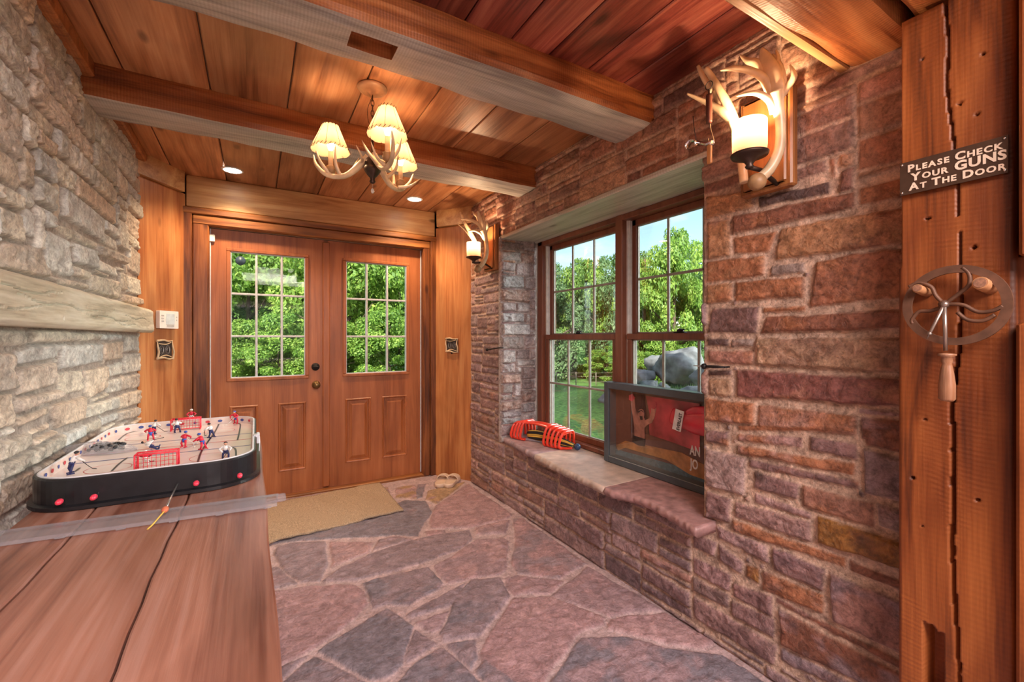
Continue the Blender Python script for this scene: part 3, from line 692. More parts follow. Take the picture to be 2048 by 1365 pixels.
def cut(o, boxes):
    """mortises cut out of a timber with a boolean, result kept as plain mesh"""
    for bx in boxes:
        m = MB(); m.box(*bx); MATSlot = o.data.materials[0]
        c = m.build('cutter', MATSlot)
        md = o.modifiers.new('b', 'BOOLEAN'); md.operation = 'DIFFERENCE'; md.object = c; md.solver = 'EXACT'
        dg = bpy.context.evaluated_depsgraph_get(); me = bpy.data.meshes.new_from_object(o.evaluated_get(dg))
        o.modifiers.clear(); o.data = me; bpy.data.objects.remove(c)
    return o
b1 = timber('ceiling_beam', -.70, 1.66, 1.445, 1.685, 2.262, 2.41, 0, 'timber_orange', 'timber_daylight_tint', 1, amp=.003)
pk = [onZ(u, v, 2.262) for u, v in ((703, 62), (808, 90), (795, 122), (695, 96))]
cut(b1, [(min(p.x for p in pk), max(p.x for p in pk) - .02, min(p.y for p in pk) + .02, max(p.y for p in pk) - .01, 2.2, 2.31)])
tag(b1, 'large hewn ceiling beam with an empty mortise cut in its underside, greyed by painted-in daylight', 'beam')
b2 = timber('ceiling_beam', -.70, 1.66, 2.45, 2.69, 2.258, 2.41, 0, 'timber_orange', 'timber_daylight_tint', 7, amp=.003)
tag(b2, 'hewn ceiling beam behind the antler chandelier, without a mortise', 'beam')
b3 = timber('ceiling_beam', XR - .98, 1.66, .49, .66, 2.10, 2.40, 0, 'timber_orange', None, 11, amp=.003)
b3.location.x = 0
tag(b3, 'deep header beam at the upper right, resting on the post top', 'beam')
b4 = timber('ceiling_beam', .55, 1.66, .28, .475, 2.115, 2.40, 0, 'timber_orange', None, 13, amp=.003)
tag(b4, 'second header beam in the very top right corner, nearest the camera', 'beam')
m = MB(); m.bbox(.62, 1.63, .655, .685, 2.105, 2.40, .004); o = m.build('beam_facing', 'board_light_x'); tag(o, 'thin pale facing board along the far side of the upper right header beam', 'board')

# mantel ledge in the left wall
def mantel_h(U, V, Hh, col):
    H = (fbm(U * 3, V * 10, 61, 4) - .5) * .016 + (fbm(U * 14, V * 60, 62, 4) - .5) * .004
    for (a, b, z, w, sl) in ((.25, .75, .095, .0022, .02), (.40, 1.25, .078, .0026, -.01), (.9, 1.75, .060, .0020, -.02), (1.5, 2.15, .070, .0018, .0), (.3, .6, .045, .0016, .03), (1.3, 1.8, .040, .0015, -.03)):
        c = z + sl * (U - a) + .006 * np.sin(U * 17 + z * 90) + (fbm(U * 22, U * 0 + z * 50, 63, 3) - .5) * .012
        m_ = (np.abs(V - c) < w * np.clip(4 * np.minimum(U - a, b - U) / (b - a), 0, 1)) & (U > a) & (U < b); H = np.where(m_, H - .014, H)
    for (a, z, r) in ((.62, .10, .005), (.75, .03, .006), (1.35, .09, .004), (1.95, .105, .004), (2.1, .05, .003), (1.0, .085, .005)): H = np.where(np.hypot(U - a, V - z) < r, H - .012, H)
    ed = np.minimum(V, V.max() - V); H = H - np.clip(.012 - ed, 0, .012) * (.5 + fbm(U * 9, V * 9, 64, 2)) - np.clip(.010 - (U.max() - U), 0, .01)
    return H, col
ml = panel('mantel_beam', (-.548, 1.25, 1.285), (0, 1, 0), (0, 0, 1), (1, 0, 0), 2.25, .142, .0035, [], (.5, .5, .5), 'timber_mantel', seed=3, skirt=.085, hmod=mantel_h, mort_amp=0)
tag(ml, 'pale weathered wooden beam ledge set into the left stone wall', 'mantel')
rn = random.Random(6); m = MB()

# corner boards and head of the door bay
def slab(pts, z0, z1, th, nm, mt, label, cat='post', parent=None):
    """vertical board between two floor points, thickness away from the room"""
    (xa, ya), (xb, yb) = pts; d = Vector((xb - xa, yb - ya, 0)); n = Vector((-d.y, d.x, 0)).normalized()
    if n.y < 0: n = -n
    m = MB(); ln = d.length; d.normalize()
    K = max(2, int((z1 - z0) / .05)); vs = []; rn_ = random.Random(int(xa * 100) + 3)
    for i in range(K + 1):
        z = z0 + (z1 - z0) * i / K; w0 = rn_.uniform(-.003, .003); w1 = rn_.uniform(-.003, .003)
        for p in (Vector((xa, ya, z)) - d * w0, Vector((xb, yb, z)) + d * w1, Vector((xb, yb, z)) + n * th, Vector((xa, ya, z)) + n * th): vs.append(p)
    fs = [(0, 1, 2, 3), tuple(K * 4 + i for i in (3, 2, 1, 0))]
    for i in range(K):
        for k in range(4): k2 = (k + 1) % 4; fs.append((i * 4 + k, i * 4 + k2, i * 4 + 4 + k2, i * 4 + 4 + k))
    m.add(vs, fs); o = m.build(nm, mt, parent); tag(o, label, cat); return o
slab(((-.625, 3.50), (-.425, 3.80)), 0, 2.26, .06, 'corner_board', 'board_light', 'wide orange board across the left corner beside the door, under the thermostat')
slab(((1.42, 3.79), (1.632, 3.475)), 0, 2.25, .06, 'corner_board', 'board_light', 'wide rough board across the right corner beside the door, behind the slippers')
slab(((-.64, 3.43), (-.42, 3.75)), 2.262, 2.40, .08, 'corner_block', 'board_light_x', 'wooden block capping the left corner board under the ceiling', 'block')
slab(((1.41, 3.745), (1.64, 3.42)), 2.255, 2.40, .08, 'corner_block', 'board_light_x', 'wooden block capping the right corner board under the ceiling', 'block')
m = MB(); m.bbox(-.42, 1.415, 3.80, 3.86, 2.177, 2.40, .006); o = m.build('door_header', 'board_light_x'); tag(o, 'broad light board above the double door, lit by the two downlights', 'header')
# door wall around
m = MB(); m.box(-.95, -.285, 3.88, 4.06, 0, 2.42); m.box(1.31, 2.05, 3.88, 4.06, 0, 2.42); m.box(-.95, 2.05, 3.88, 4.06, 2.06, 2.42); struct(m.build('wall_front', 'plain_plaster'))
# casing
m = MB()
m.bbox(-.445, -.385, 3.79, 3.87, 0, 2.17, .006); m.bbox(-.385, -.288, 3.805, 3.87, 0, 2.13, .008); m.bbox(-.30, -.286, 3.83, 3.98, 0, 2.075, .003)
m.bbox(1.372, 1.437, 3.79, 3.87, 0, 2.17, .006); m.bbox(1.308, 1.372, 3.805, 3.87, 0, 2.13, .008); m.bbox(1.306, 1.316, 3.83, 3.98, 0, 2.075, .003)
struct(m.build('trim_2', 'casing_wood'))
m = MB(); m.bbox(-.445, 1.437, 3.785, 3.87, 2.13, 2.175, .006); m.bbox(-.385, 1.372, 3.80, 3.87, 2.06, 2.13, .008)
struct(m.build('trim_3', 'casing_wood_x'))
m = MB(); m.bbox(-.30, 1.33, 3.81, 3.99, -.005, .022, .006); o = m.build('door_sill', 'casing_wood_x'); struct(o); o.name = 'trim_4'
m = MB(); m.box(1.300, 1.3065, 3.868, 3.89, .03, 2.05); m.box(-.286, -.280, 3.868, 3.89, .03, 2.05); struct(m.build('trim_5', 'weather_strip'))

# ================= the two doors =================
YD = 3.88
def panel_relief(m, x0, x1, z0, z1, y):
    """raised field panel: sunken ovolo and proud centre"""
    def rr(i, dy): return [(x0 + i, y + dy, z0 + i), (x1 - i, y + dy, z0 + i), (x1 - i, y + dy, z1 - i), (x0 + i, y + dy, z1 - i)]
    rings = [rr(0, 0), rr(.006, -.006), rr(.014, -.004), rr(.020, .010), rr(.028, .010), rr(.055, -.002), rr(.060, -.002)]
    vs = [v for r in rings for v in r]; fs = []
    for i in range(len(rings) - 1):
        for k in range(4): k2 = (k + 1) % 4; fs.append((i * 4 + k, i * 4 + k2, i * 4 + 4 + k2, i * 4 + 4 + k))
    n = (len(rings) - 1) * 4; fs.append((n, n + 1, n + 2, n + 3)); m.add(vs, fs)
def door(x0, x1, gx0, gx1, panels, nm, label):
    t = thing(nm, label, 'door', (x0, YD, .022)); t['kind'] = 'structure'
    z0, z1 = .022, 2.055; gz0, gz1 = .945, 1.905; m = MB()
    # faces left around openings: build as rails and stiles
    xs = sorted({x0, x1, gx0 - .0, gx1 + .0}); y0, y1 = YD, YD + .045
    m.box(x0, x1, y0, y1, gz1, z1); m.box(x0, gx0, y0, y1, gz0, gz1); m.box(gx1, x1, y0, y1, gz0, gz1)
    pz0, pz1 = .20, .74
    m.box(x0, x1, y0, y1, pz1, gz0); m.box(x0, x1, y0, y1, z0, pz0)
    px = sorted(panels); cur = x0
    for a, b in px: m.box(cur, a, y0, y1, pz0, pz1); cur = b
    m.box(cur, x1, y0, y1, pz0, pz1)
    m.build('door_leaf', 'door_wood', t)
    for a, b in px:
        m = MB(); panel_relief(m, a, b, pz0, pz1, YD - .001); m.box(a, b, YD + .02, YD + .045, pz0, pz1); m.build('raised_panel', 'door_wood', t)
    # glazing frame
    m = MB(); w = .02
    m.bbox(gx0 - w, gx1 + w, YD - .012, YD + .01, gz0 - w, gz0 + .006, .004); m.bbox(gx0 - w, gx1 + w, YD - .012, YD + .01, gz1 - .006, gz1 + w, .004)
    m.bbox(gx0 - w, gx0 + .006, YD - .012, YD + .01, gz0 + .006, gz1 - .006, .004); m.bbox(gx1 - .006, gx1 + w, YD - .012, YD + .01, gz0 + .006, gz1 - .006, .004)
    fr = m.build('glazing_frame', 'door_wood', t)
    m = MB(); i = .008
    m.bbox(gx0 + .002, gx0 + i + .004, YD - .004, YD + .03, gz0, gz1, .002); m.bbox(gx1 - i - .004, gx1 - .002, YD - .004, YD + .03, gz0, gz1, .002)
    m.bbox(gx0, gx1, YD - .004, YD + .03, gz0 + .002, gz0 + .012, .002); m.bbox(gx0, gx1, YD - .004, YD + .03, gz1 - .012, gz1 - .002, .002)
    for k in (1, 2):
        x = gx0 + (gx1 - gx0) * k / 3; m.bbox(x - .008, x + .008, YD + .000, YD + .03, gz0, gz1, .003)
        z = gz0 + (gz1 - gz0) * k / 3; m.bbox(gx0, gx1, YD + .002, YD + .028, z - .008, z + .008, .003)
    m.build('muntin_grid', 'weather_strip', t, label='pale grey grid dividing the glass into nine lights')
    m = MB(); m.box(gx0, gx1, YD + .014, YD + .018, gz0, gz1); m.build('glass_pane', 'pane_glass', t)
    return t
dl = door(-.282, .508, -.165, .352, [(-.165, .02), (.155, .352)], 'door_1', 'left leaf of the brown double door, with brass knob and dark deadbolt')
dr = door(.512, 1.303, .652, 1.178, [(.652, .862), (.958, 1.178)], 'door_2', 'right leaf of the brown double door, beside the slippers')
m = MB(); m.bbox(.475, .53, YD - .014, YD, .03, 2.04, .006); m.build('astragal', 'door_wood', dl, label='vertical cover strip over the meeting edge')
kp_ = onY(632, 770, YD); m = MB(); R = Matrix.Rotation(PI / 2, 4, 'X')
m.lathe([(.030, 0), (.032, .004), (.028, .008), (.012, .012), (.011, .03), (.020, .036), (.027, .046), (.027, .056), (.020, .064), (.004, .067)], kp_, 24, R); m.build('door_knob', 'bronze', dl, label='aged brass knob')
db = onY(631, 734, YD); m = MB(); m.lathe([(.031, 0), (.031, .006), (.026, .011), (.010, .012), (.009, .014)], db, 24, R); m.bbox(db.x - .020, db.x + .020, YD - .026, YD - .012, db.z - .006, db.z + .005, .003); m.build('deadbolt', 'iron', dl, label='dark round deadbolt with thumb turn')

# ================= window =================
XF = 1.925
def window():
    z0, z1 = ZW0 + .045, ZW1 - .006; ya, yb = YW0 - .06, YW1 - .02
    m = MB(); Y = (ya, yb); ym = 1.985
    m.bbox(XF, XF + .12, yb - .055, yb + .01, z0, z1, .004); m.bbox(XF, XF + .12, ya, ya + .055, z0, z1, .004)
    m.bbox(XF, XF + .12, ya, yb, z1 - .035, z1, .004); m.bbox(XF - .02, XF + .12, ya, yb, z0, z0 + .03, .004)
    m.bbox(XF - .004, XF + .12, ym - .03, ym + .03, z0, z1, .004)
    w = struct(m.build('window_1', 'window_wood'))
    for (a, b, nm) in ((ym + .03, yb - .055, 'left'), (ya + .055, ym - .03, 'right')):
        zt, zb, zm = z1 - .035, z0 + .03, 1.262
        # jamb liners (pale vinyl tracks)
        m = MB()
        for (c, d) in ((b - .012, b), (a, a + .012)):
            m.box(XF + .035, XF + .11, c, d, zb, zt)
            for q in (.045, .062, .085, .10): m.box(XF + q, XF + q + .005, min(c, d) - .006 if d == b else c, max(c, d) if d == b else d + .006, zb, zt)
        m.build('jamb_liner', 'white_trim', w, label='pale vinyl sash track')
        def sash(x, za, zb_, tag_, top):
            m = MB(); s = .034; e = .018
            m.bbox(x, x + .035, b - e - s, b - e, za, zb_, .003); m.bbox(x, x + .035, a + e, a + e + s, za, zb_, .003)
            m.bbox(x - (.006 if not top else 0), x + .035, a + e, b - e, zb_ - .036, zb_, .003); m.bbox(x, x + .035, a + e, b - e, za, za + .04, .003)
            sh = m.build('sash', 'window_wood', w)
            ga, gb, gz, gt = a + e + s, b - e - s, za + .04, zb_ - .036
            m = MB(); m.box(x + .016, x + .020, ga, gb, gz, gt); m.build('glass_pane', 'pane_glass', sh)
            m = MB()
            for k in (1, 2): yy = ga + (gb - ga) * k / 3; m.bbox(x + .010, x + .026, yy - .007, yy + .007, gz, gt, .003)
            zz = gz + (gt - gz) / 2; m.bbox(x + .010, x + .026, ga, gb, zz - .007, zz + .007, .003)
            for (p, q) in ((ga, ga + .006), (gb - .006, gb)): m.box(x + .012, x + .024, p, q, gz, gt)
            m.box(x + .012, x + .024, ga, gb, gz, gz + .006); m.box(x + .012, x + .024, ga, gb, gt - .006, gt)
            m.build('muntin_grid', 'casing_wood' if False else 'muntin', sh, label='slim grey-brown glazing bars')
            return sh
        sash(XF + .062, zm - .02, zt, 'upper', True)
        lo = sash(XF + .022, zb, zm + .016, 'lower', False)
        yc = (a + b) / 2; m = MB(); m.bbox(XF + .02, XF + .05, yc - .035, yc + .035, zm + .016, zm + .022, .003); m.lathe([(.018, 0), (.018, .01), (.012, .016), (.004, .018)], (XF + .035, yc, zm + .022), 14); m.bbox(XF + .028, XF + .042, yc - .03, yc + .006, zm + .030, zm + .038, .003)
        m.build('sash_lock', 'iron', lo, label='dark sash lock')
    return w
window()
# stone sill: three slabs with a broken front edge
def sill():
    z = .502; edge = [(1003, 872), (1040, 893), (1080, 915), (1120, 935), (1170, 957), (1200, 972), (1225, 982), (1270, 990), (1300, 1003), (1350, 1030), (1400, 1062), (1440, 1096)]
    P = [onZ(u, v, z) for u, v in edge]; rn = random.Random(3); fine = []
    for a, b in zip(P, P[1:]):
        k = max(2, int((b - a).length / .012))
        for i in range(k): t = i / k; p = a.lerp(b, t); fine.append((p.x + rn.uniform(-.005, .004), p.y))
    fine = [(min(max(x, 1.5), 1.66), y) for x, y in fine]
    cuts = [2.95, 2.36, 1.66, 1.12]; res = []
    t = None
    for n, (y1, y0) in enumerate(zip(cuts, cuts[1:])):
        F = [(x, y) for x, y in fine if y0 + .003 < y < y1 - .003]
        if n == 0: F = [(F[0][0], y1 - .004)] + F
        F = [(F[0][0], min(y1 - .003, YW1 + .03))] + F + [(F[-1][0], y0 + .003)]
        nb = len(F); rowsn = 26; cols = [(.20, .55), (.0, .0)]
        vs = []; fs = []
        # rows across depth: bottom edge, broken face, top towards window
        offs = [(.012, -.045), (.002, -.034), (-.006, -.02), (0, -.006), (.006, -.001), (.014, 0)]
        K = 12
        for i, (x, y) in enumerate(F):
            for (dx, dz) in offs:
                nx = rn.uniform(-.004, .004) if dz < -.003 else 0
                vs.append((x + dx + nx, y, z + dz + (rn.uniform(-.002, .002) if dz < -.003 else 0)))
            for k in range(1, K + 1):
                xx = x + .014 + (1.935 - x - .014) * k / K; vs.append((xx, y, z + .003 * (float(vnoise(np.array([xx * 9]), np.array([y * 9]), 4)[0]) - .5)))
        R_ = len(offs) + K
        for i in range(nb - 1):
            for k in range(R_ - 1): fs.append((i * R_ + k, i * R_ + k + 1, (i + 1) * R_ + k + 1, (i + 1) * R_ + k))
        nv = len(vs)
        for i in range(nb): vs.append((1.935, F[i][1], z - .045))
        for i in range(nb - 1): fs.append((i * R_ + R_ - 1, nv + i, nv + i + 1, (i + 1) * R_ + R_ - 1)); fs.append((nv + i, i * R_, (i + 1) * R_, nv + i + 1))
        fs.append(tuple([k for k in range(R_)] + [nv])); fs.append(tuple([nv + nb - 1] + [(nb - 1) * R_ + k for k in reversed(range(R_))]))
        m = MB(); m.add(vs, fs, True); o = m.build('sill_slab', 'sill_stone%d' % n)
        tag(o, ['mauve stone slab at the far left end of the window sill, under the red frame', 'pale stone slab in the middle of the window sill', 'reddish stone slab of the sill under the boxing display box'][n], 'stone slab')
sill()

# ================= post =================
XP = 1.50
def post_h(U, V, Hh, col):
    w = fbm(U * 6, V * 1.2, 3, 3)
    cen = np.interp(V, [0, .4, .7, 1.08, 1.3, 1.5, 1.8, 2.1], [.122, .118, .105, .106, .122, .121, .103, .094]) + (fbm(V * 9, V * 0, 5, 3) - .5) * .010
    wd = np.interp(V, [0, .5, .9, 1.2, 1.4, 1.55, 1.8, 2.1], [.003, .0035, .004, .0035, .002, .0015, .0022, .0025])
    cr = np.abs(U - cen) < wd
    H = (w - .5) * .006 + .0006 * np.sin(V * 560 + U * 60 + 14 * fbm(U * 7, V * 6, 8, 2)) * (fbm(U * 9, V * 3, 6, 2) > .45)
    H = np.where(cr, H - .03, H)
    for (a, b, r) in [(.05, 1.98, .003), (.12, 1.83, .004), (.15, 1.79, .004), (.10, 1.70, .004), (.145, 1.47, .004), (.055, 1.04, .003), (.15, .86, .004), (.03, .88, .003), (.05, .76, .003), (.16, 1.93, .003), (.06, 1.56, .004)]:
        H = np.where(np.hypot(U - b * 0 - a, V - b) < r, H - .02, H)
    H = np.where((U > .050) & (U < .091) & (V > .30) & (V < .515 - .4 * (U - .05) + .004 * np.sin(U * 300)), H - .07, H)
    ed = np.minimum(U, U.max() - U); H = H - np.clip(.006 - ed, 0, .006)
    H = H - np.where((U < .007) & (V > 1.44), .03, 0)
    return H, col
# u runs from the far edge (y .492) toward the camera
pp = panel('timber_post', (XP, .492, 0), (0, -1, 0), (0, 0, 1), (-1, 0, 0), .212, 2.10, .0035, [], (.5, .5, .5), 'timber_post', seed=2, skirt=.115, hmod=post_h, mort_amp=0)
tag(pp, 'rough-sawn reclaimed post at the right, cracked and with a mortise low down', 'post')
m = MB()
m.bbox(1.455, 1.60, .02, .268, 1.43, 2.3, .006); m.bbox(1.455, 1.60, .02, .272, .0, 1.285, .006); m.bbox(1.52, 1.60, .02, .285, 1.28, 1.44, .004)
o = m.build('trim_6', 'timber_post'); struct(o)
def translucent(name, col, em, es, tr=.5):
    m, nt, b, out = nmat(name); b.inputs['Base Color'].default_value = c4(col); b.inputs['Roughness'].default_value = .6
    t = N(nt, 'ShaderNodeBsdfTranslucent'); t.inputs[0].default_value = c4(col)
    nz = N(nt, 'ShaderNodeTexNoise'); nz.inputs['Scale'].default_value = 14; tc = N(nt, 'ShaderNodeTexCoord'); L(nt, tc.outputs['Object'], nz.inputs['Vector'])
    r = N(nt, 'ShaderNodeValToRGB'); r.color_ramp.elements[0].color = c4([x * .8 for x in col]); r.color_ramp.elements[1].color = c4(col); L(nt, nz.outputs['Fac'], r.inputs[0]); L(nt, r.outputs[0], b.inputs['Base Color']); L(nt, r.outputs[0], t.inputs[0])
    b.inputs['Emission Color'].default_value = c4(em); b.inputs['Emission Strength'].default_value = es
    mx = N(nt, 'ShaderNodeMixShader'); mx.inputs[0].default_value = tr; L(nt, b.outputs[0], mx.inputs[1]); L(nt, t.outputs[0], mx.inputs[2]); L(nt, mx.outputs[0], out.inputs[0])
translucent('lamp_shade', (.56, .36, .22), (1, .62, .32), .0, .45)
translucent('candle_glass', (.50, .30, .21), (1, .55, .28), .0, .22)
LIGHTS = []
# ---------- chandelier ----------
def chandelier():
    hub = onF(745, 335, 2.0045); cx, cy = hub.x, hub.y
    t = thing('antler_chandelier', 'antler chandelier with small laced shades hanging between two beams', 'chandelier', (cx, cy, 2.40))
    O = Vector((cx, cy, 0))
    m = MB(); m.lathe([(.066, 2.398), (.066, 2.392), (.060, 2.384), (.035, 2.377), (.016, 2.374), (.012, 2.366), (.004, 2.364)], O, 32); m.build('canopy', 'canopy_paint', t)
    m = MB(); z = 2.366; k = 0
    while z > 2.20:
        a = (0 if k % 2 else PI / 2); pts = []
        for i in range(12): an = 2 * PI * i / 12; p = Vector((.007 * math.cos(an), 0, .016 * math.sin(an))); p.rotate(Matrix.Rotation(a, 3, 'Z')); pts.append(O + p + Vector((0, 0, z - .014)))
        m.tube(pts, .0018, 6, closed=True); z -= .024; k += 1
    m.tube(smooth_pts([O + Vector((.003, 0, 2.37)), O + Vector((-.02, .005, 2.30)), O + Vector((-.018, .0, 2.24)), O + Vector((.0, 0, 2.20))], 4), .0013, 5)
    m.build('chain', 'rust_metal', t)
    m = MB(); m.tube([O + Vector((0, 0, 2.21)), O + Vector((0, 0, 2.0))], .006, 10)
    m.lathe([(.004, 2.10), (.012, 2.095), (.016, 2.08), (.028, 2.07), (.034, 2.055), (.034, 2.035), (.040, 2.028), (.036, 2.015), (.022, 1.995), (.012, 1.985), (.010, 1.975), (.014, 1.968), (.008, 1.96), (.002, 1.958)], O, 20)
    m.build('hub', 'dark_bronze', t)
    m = MB(); m.tube([O + Vector((0, 0, 1.958)), O + Vector((0, 0, 1.935))], .0008, 5); m.sphere(O + Vector((0, 0, 1.925)), .008, 8, 6, (1, 1, 1.5)); m.build('pendant_drop', 'crystal', t)
    arms = [onF(662, 300, 2.0), onF(773, 272, 1.86), onF(806, 335, 2.19)]
    for i, a in enumerate(arms):
        an = math.atan2(a.y - cy, a.x - cx); R = Matrix.Translation(Vector((cx, cy, 2.033))) @ Matrix.Rotation(an, 4, 'Z')
        W = lambda r, tt, z: R @ Vector((r, tt, z))
        m = MB()
        for pts, rd in [
            ([W(.02, 0, .05), W(.05, .0, .018), (W(.12, .005, -.04)), W(.20, .01, -.040), W(.255, .0, .01), W(.272, -.012, .06)], [.016, .017, .013, .011, .008, .002]),
            ([W(.145, .004, -.038), W(.160, .02, .01), W(.158, .03, .085)], [.010, .008, .001]),
            ([W(.19, .008, -.036), W(.222, .035, .01), W(.238, .042, .058)], [.009, .007, .001]),
            ([W(.09, .0, -.02), W(.10, -.05, .02), W(.085, -.075, .075)], [.010, .007, .001]),
            ([W(.165, -.005, -.042), W(.20, -.05, -.03), W(.235, -.085, .01)], [.009, .006, .001]),
            ([W(.05, .0, .02), W(.035, .045, .03), W(.05, .075, .07)], [.009, .006, .001])]:
            q, rr = smooth_pts(pts, 5, rd); m.tube(q, rr, 9)
        ar = m.build('antler_arm', 'antler', t)
        m = MB(); m.lathe([(.006, -.035), (.018, -.028), (.022, -.012), (.017, -.004), (.019, .002), (.012, .006)], W(.19, 0, .0), 14); m.build('candle_cup', 'antler_brown', ar)
        m = MB(); m.lathe([(.0105, .0), (.0105, .07), (.004, .073)], W(.19, 0, .0), 12); m.build('candle_sleeve', 'shade_cloth', ar)
        m = MB(); m.lathe([(.003, .070), (.010, .080), (.0155, .100), (.013, .118), (.005, .133), (.001, .136)], W(.19, 0, 0), 12); m.build('light_bulb', 'bulb', ar)
        m = MB(); n = 32; prof = [(.083, .073), (.076, .092), (.066, .115), (.055, .14), (.045, .165), (.036, .188)]
        vs = []; fs = []
        for (r, z) in prof:
            for k in range(n):
                fl = 1 + .03 * math.cos(8 * 2 * PI * k / n); vs.append(W(.19, 0, 0) + Vector((r * fl * math.cos(2 * PI * k / n), r * fl * math.sin(2 * PI * k / n), z - .0 + (.004 * math.cos(8 * 2 * PI * k / n) if z < .08 else 0))))
        for j in range(len(prof) - 1):
            for k in range(n): k2 = (k + 1) % n; fs.append((j * n + k, j * n + k2, (j + 1) * n + k2, (j + 1) * n + k))
        m.add(vs, fs, True); sh = m.build('lamp_shade', 'lamp_shade', t)
        m = MB(); c = W(.19, 0, 0)
        for (r, z) in ((.084, .075), (.037, .187)):
            K = 28 if r > .05 else 16
            for k in range(K):
                a0 = 2 * PI * k / K; a1 = a0 + PI / K * 1.1
                p0 = c + Vector(((r + .001) * math.cos(a0), (r + .001) * math.sin(a0), z - .003)); p1 = c + Vector(((r - .001) * math.cos(a1), (r - .001) * math.sin(a1), z + .009)); m.tube([p0, p1], .0013, 5)
        for k in range(8):
            a0 = 2 * PI * (k + .5) / 8; m.tube([c + Vector((.082 * math.cos(a0), .082 * math.sin(a0), .075)), c + Vector((.037 * math.cos(a0), .037 * math.sin(a0), .187))], .0008, 4)
        m.build('lacing', 'lacing', sh, label='dark leather lacing around the rims')
        LIGHTS.append(('chandelier_lamp', W(.19, 0, .12), 3.4, .02))
chandelier()

# ---------- wall sconces ----------
def sconce():
    X0 = 1.583
    t = thing('antler_sconce', 'large antler wall sconce with glowing candle cup, nearest the camera on the right', 'wall lamp', (XR - .02, .89, 1.95))
    m = MB(); m.bbox(X0 - .012, XR - .004, .80, .985, 1.775, 2.125, .006); m.bbox(X0 - .024, X0 - .012, .815, .970, 1.79, 2.11, .008); m.build('back_plate', 'plate_wood', t)
    P = lambda u, v, x: onX(u, v, x)
    m = MB()
    def br(pts, rd, flat=1.0):
        q, rr = smooth_pts(pts, 6, rd); m.tube(q, rr, 12, flat=flat)
    # main beam rising from the burr, then the palm and its tines
    br([P(1517, 358, 1.46), P(1538, 340, 1.48), P(1558, 300, 1.50), P(1561, 255, 1.50), P(1556, 215, 1.49), P(1549, 185, 1.475)], [.017, .018, .016, .015, .018, .030])
    br([P(1556, 215, 1.49), P(1550, 180, 1.475), P(1540, 148, 1.46), P(1530, 118, 1.45), P(1523, 96, 1.44)], [.016, .032, .036, .022, .003], .45)
    br([P(1556, 200, 1.49), P(1558, 165, 1.48), P(1555, 135, 1.47), P(1545, 108, 1.465)], [.014, .026, .018, .002], .5)
    br([P(1549, 225, 1.49), P(1538, 200, 1.46), P(1510, 186, 1.42), P(1473, 192, 1.38)], [.015, .012, .009, .003])
    br([P(1545, 190, 1.48), P(1530, 160, 1.45), P(1505, 143, 1.41), P(1470, 137, 1.37), P(1440, 141, 1.34)], [.016, .014, .012, .009, .002])
    br([P(1540, 165, 1.47), P(1515, 128, 1.45), P(1495, 122, 1.44), P(1480, 110, 1.43)], [.022, .014, .010, .002])
    br([P(1558, 195, 1.49), P(1576, 172, 1.49), P(1588, 152, 1.485), P(1580, 130, 1.475)], [.015, .012, .010, .002])
    br([P(1550, 140, 1.47), P(1556, 118, 1.47), P(1552, 100, 1.47)], [.014, .008, .002])
    m.build('antler', 'antler', t)
    m = MB()
    # second antler, palm pointing into the room
    br([P(1488, 366, 1.53), P(1485, 335, 1.525), P(1481, 295, 1.50), P(1468, 245, 1.46), P(1455, 210, 1.43), P(1438, 178, 1.40), P(1424, 155, 1.39), P(1412, 137, 1.38)], [.015, .015, .016, .018, .016, .013, .011, .009])
    br([P(1466, 243, 1.46), P(1446, 225, 1.44), P(1420, 209, 1.42), P(1395, 197, 1.40), P(1374, 188, 1.38)], [.030, .030, .018, .012, .006], .5)
    br([P(1462, 235, 1.46), P(1442, 205, 1.43), P(1430, 180, 1.41)], [.028, .030, .012], .5)
    br([P(1428, 180, 1.41), P(1410, 160, 1.40), P(1396, 132, 1.385)], [.014, .010, .006])
    m.build('antler', 'antler', t)
    m = MB(); m.sphere(P(1514, 364, 1.45), .029, 16, 10, (1, 1, 1), lambda d: 1 + .05 * math.sin(9 * d.x + 3) * math.sin(11 * d.z)); m.build('antler_burr', 'antler_brown', t, label='round brown burr at the foot of the antlers')
    c = P(1499, 276, 1.42); cup = Vector((c.x, c.y, 0)); zc = c.z
    m = MB(); m.lathe([(.0, zc - .066), (.055, zc - .062), (.058, zc - .054), (.050, zc - .060), (.034, zc - .070), (.016, zc - .080), (.010, zc - .090), (.014, zc - .096), (.010, zc - .102), (.004, zc - .104)], cup, 28, cap=False); m.tube([Vector((c.x, c.y, zc - .098)), P(1520, 340, 1.50), Vector((X0 - .01, P(1520, 340, 1.50).y - .02, zc - .13))], .008, 8)
    m.build('candle_bowl', 'dark_bronze', t)
    m = MB(); prof = [(.050, zc - .060), (.0525, zc - .03), (.0525, zc + .052), (.051, zc + .054)]; m.lathe(prof, cup, 36, cap=False)
    m.build('candle_glass', 'candle_glass', t, label='glowing cream glass candle cup')
    m = MB(); m.sphere((c.x, c.y, zc - .002), .016, 12, 8, (1, 1, 1.35)); m.build('light_bulb', 'bulb', t)
    LIGHTS.append(('sconce_lamp', Vector((c.x, c.y, zc + .03)), 7.0, .012))
    LIGHTS.append(('sconce_lamp', Vector((c.x, c.y + 2.135, zc + .03)), 6.0, .012))
    return t
s1 = sconce(); s2 = copy_tree(s1); s2.location.y += 2.135
s2['label'] = 'far antler wall sconce in the corner right of the door, beside the window recess'

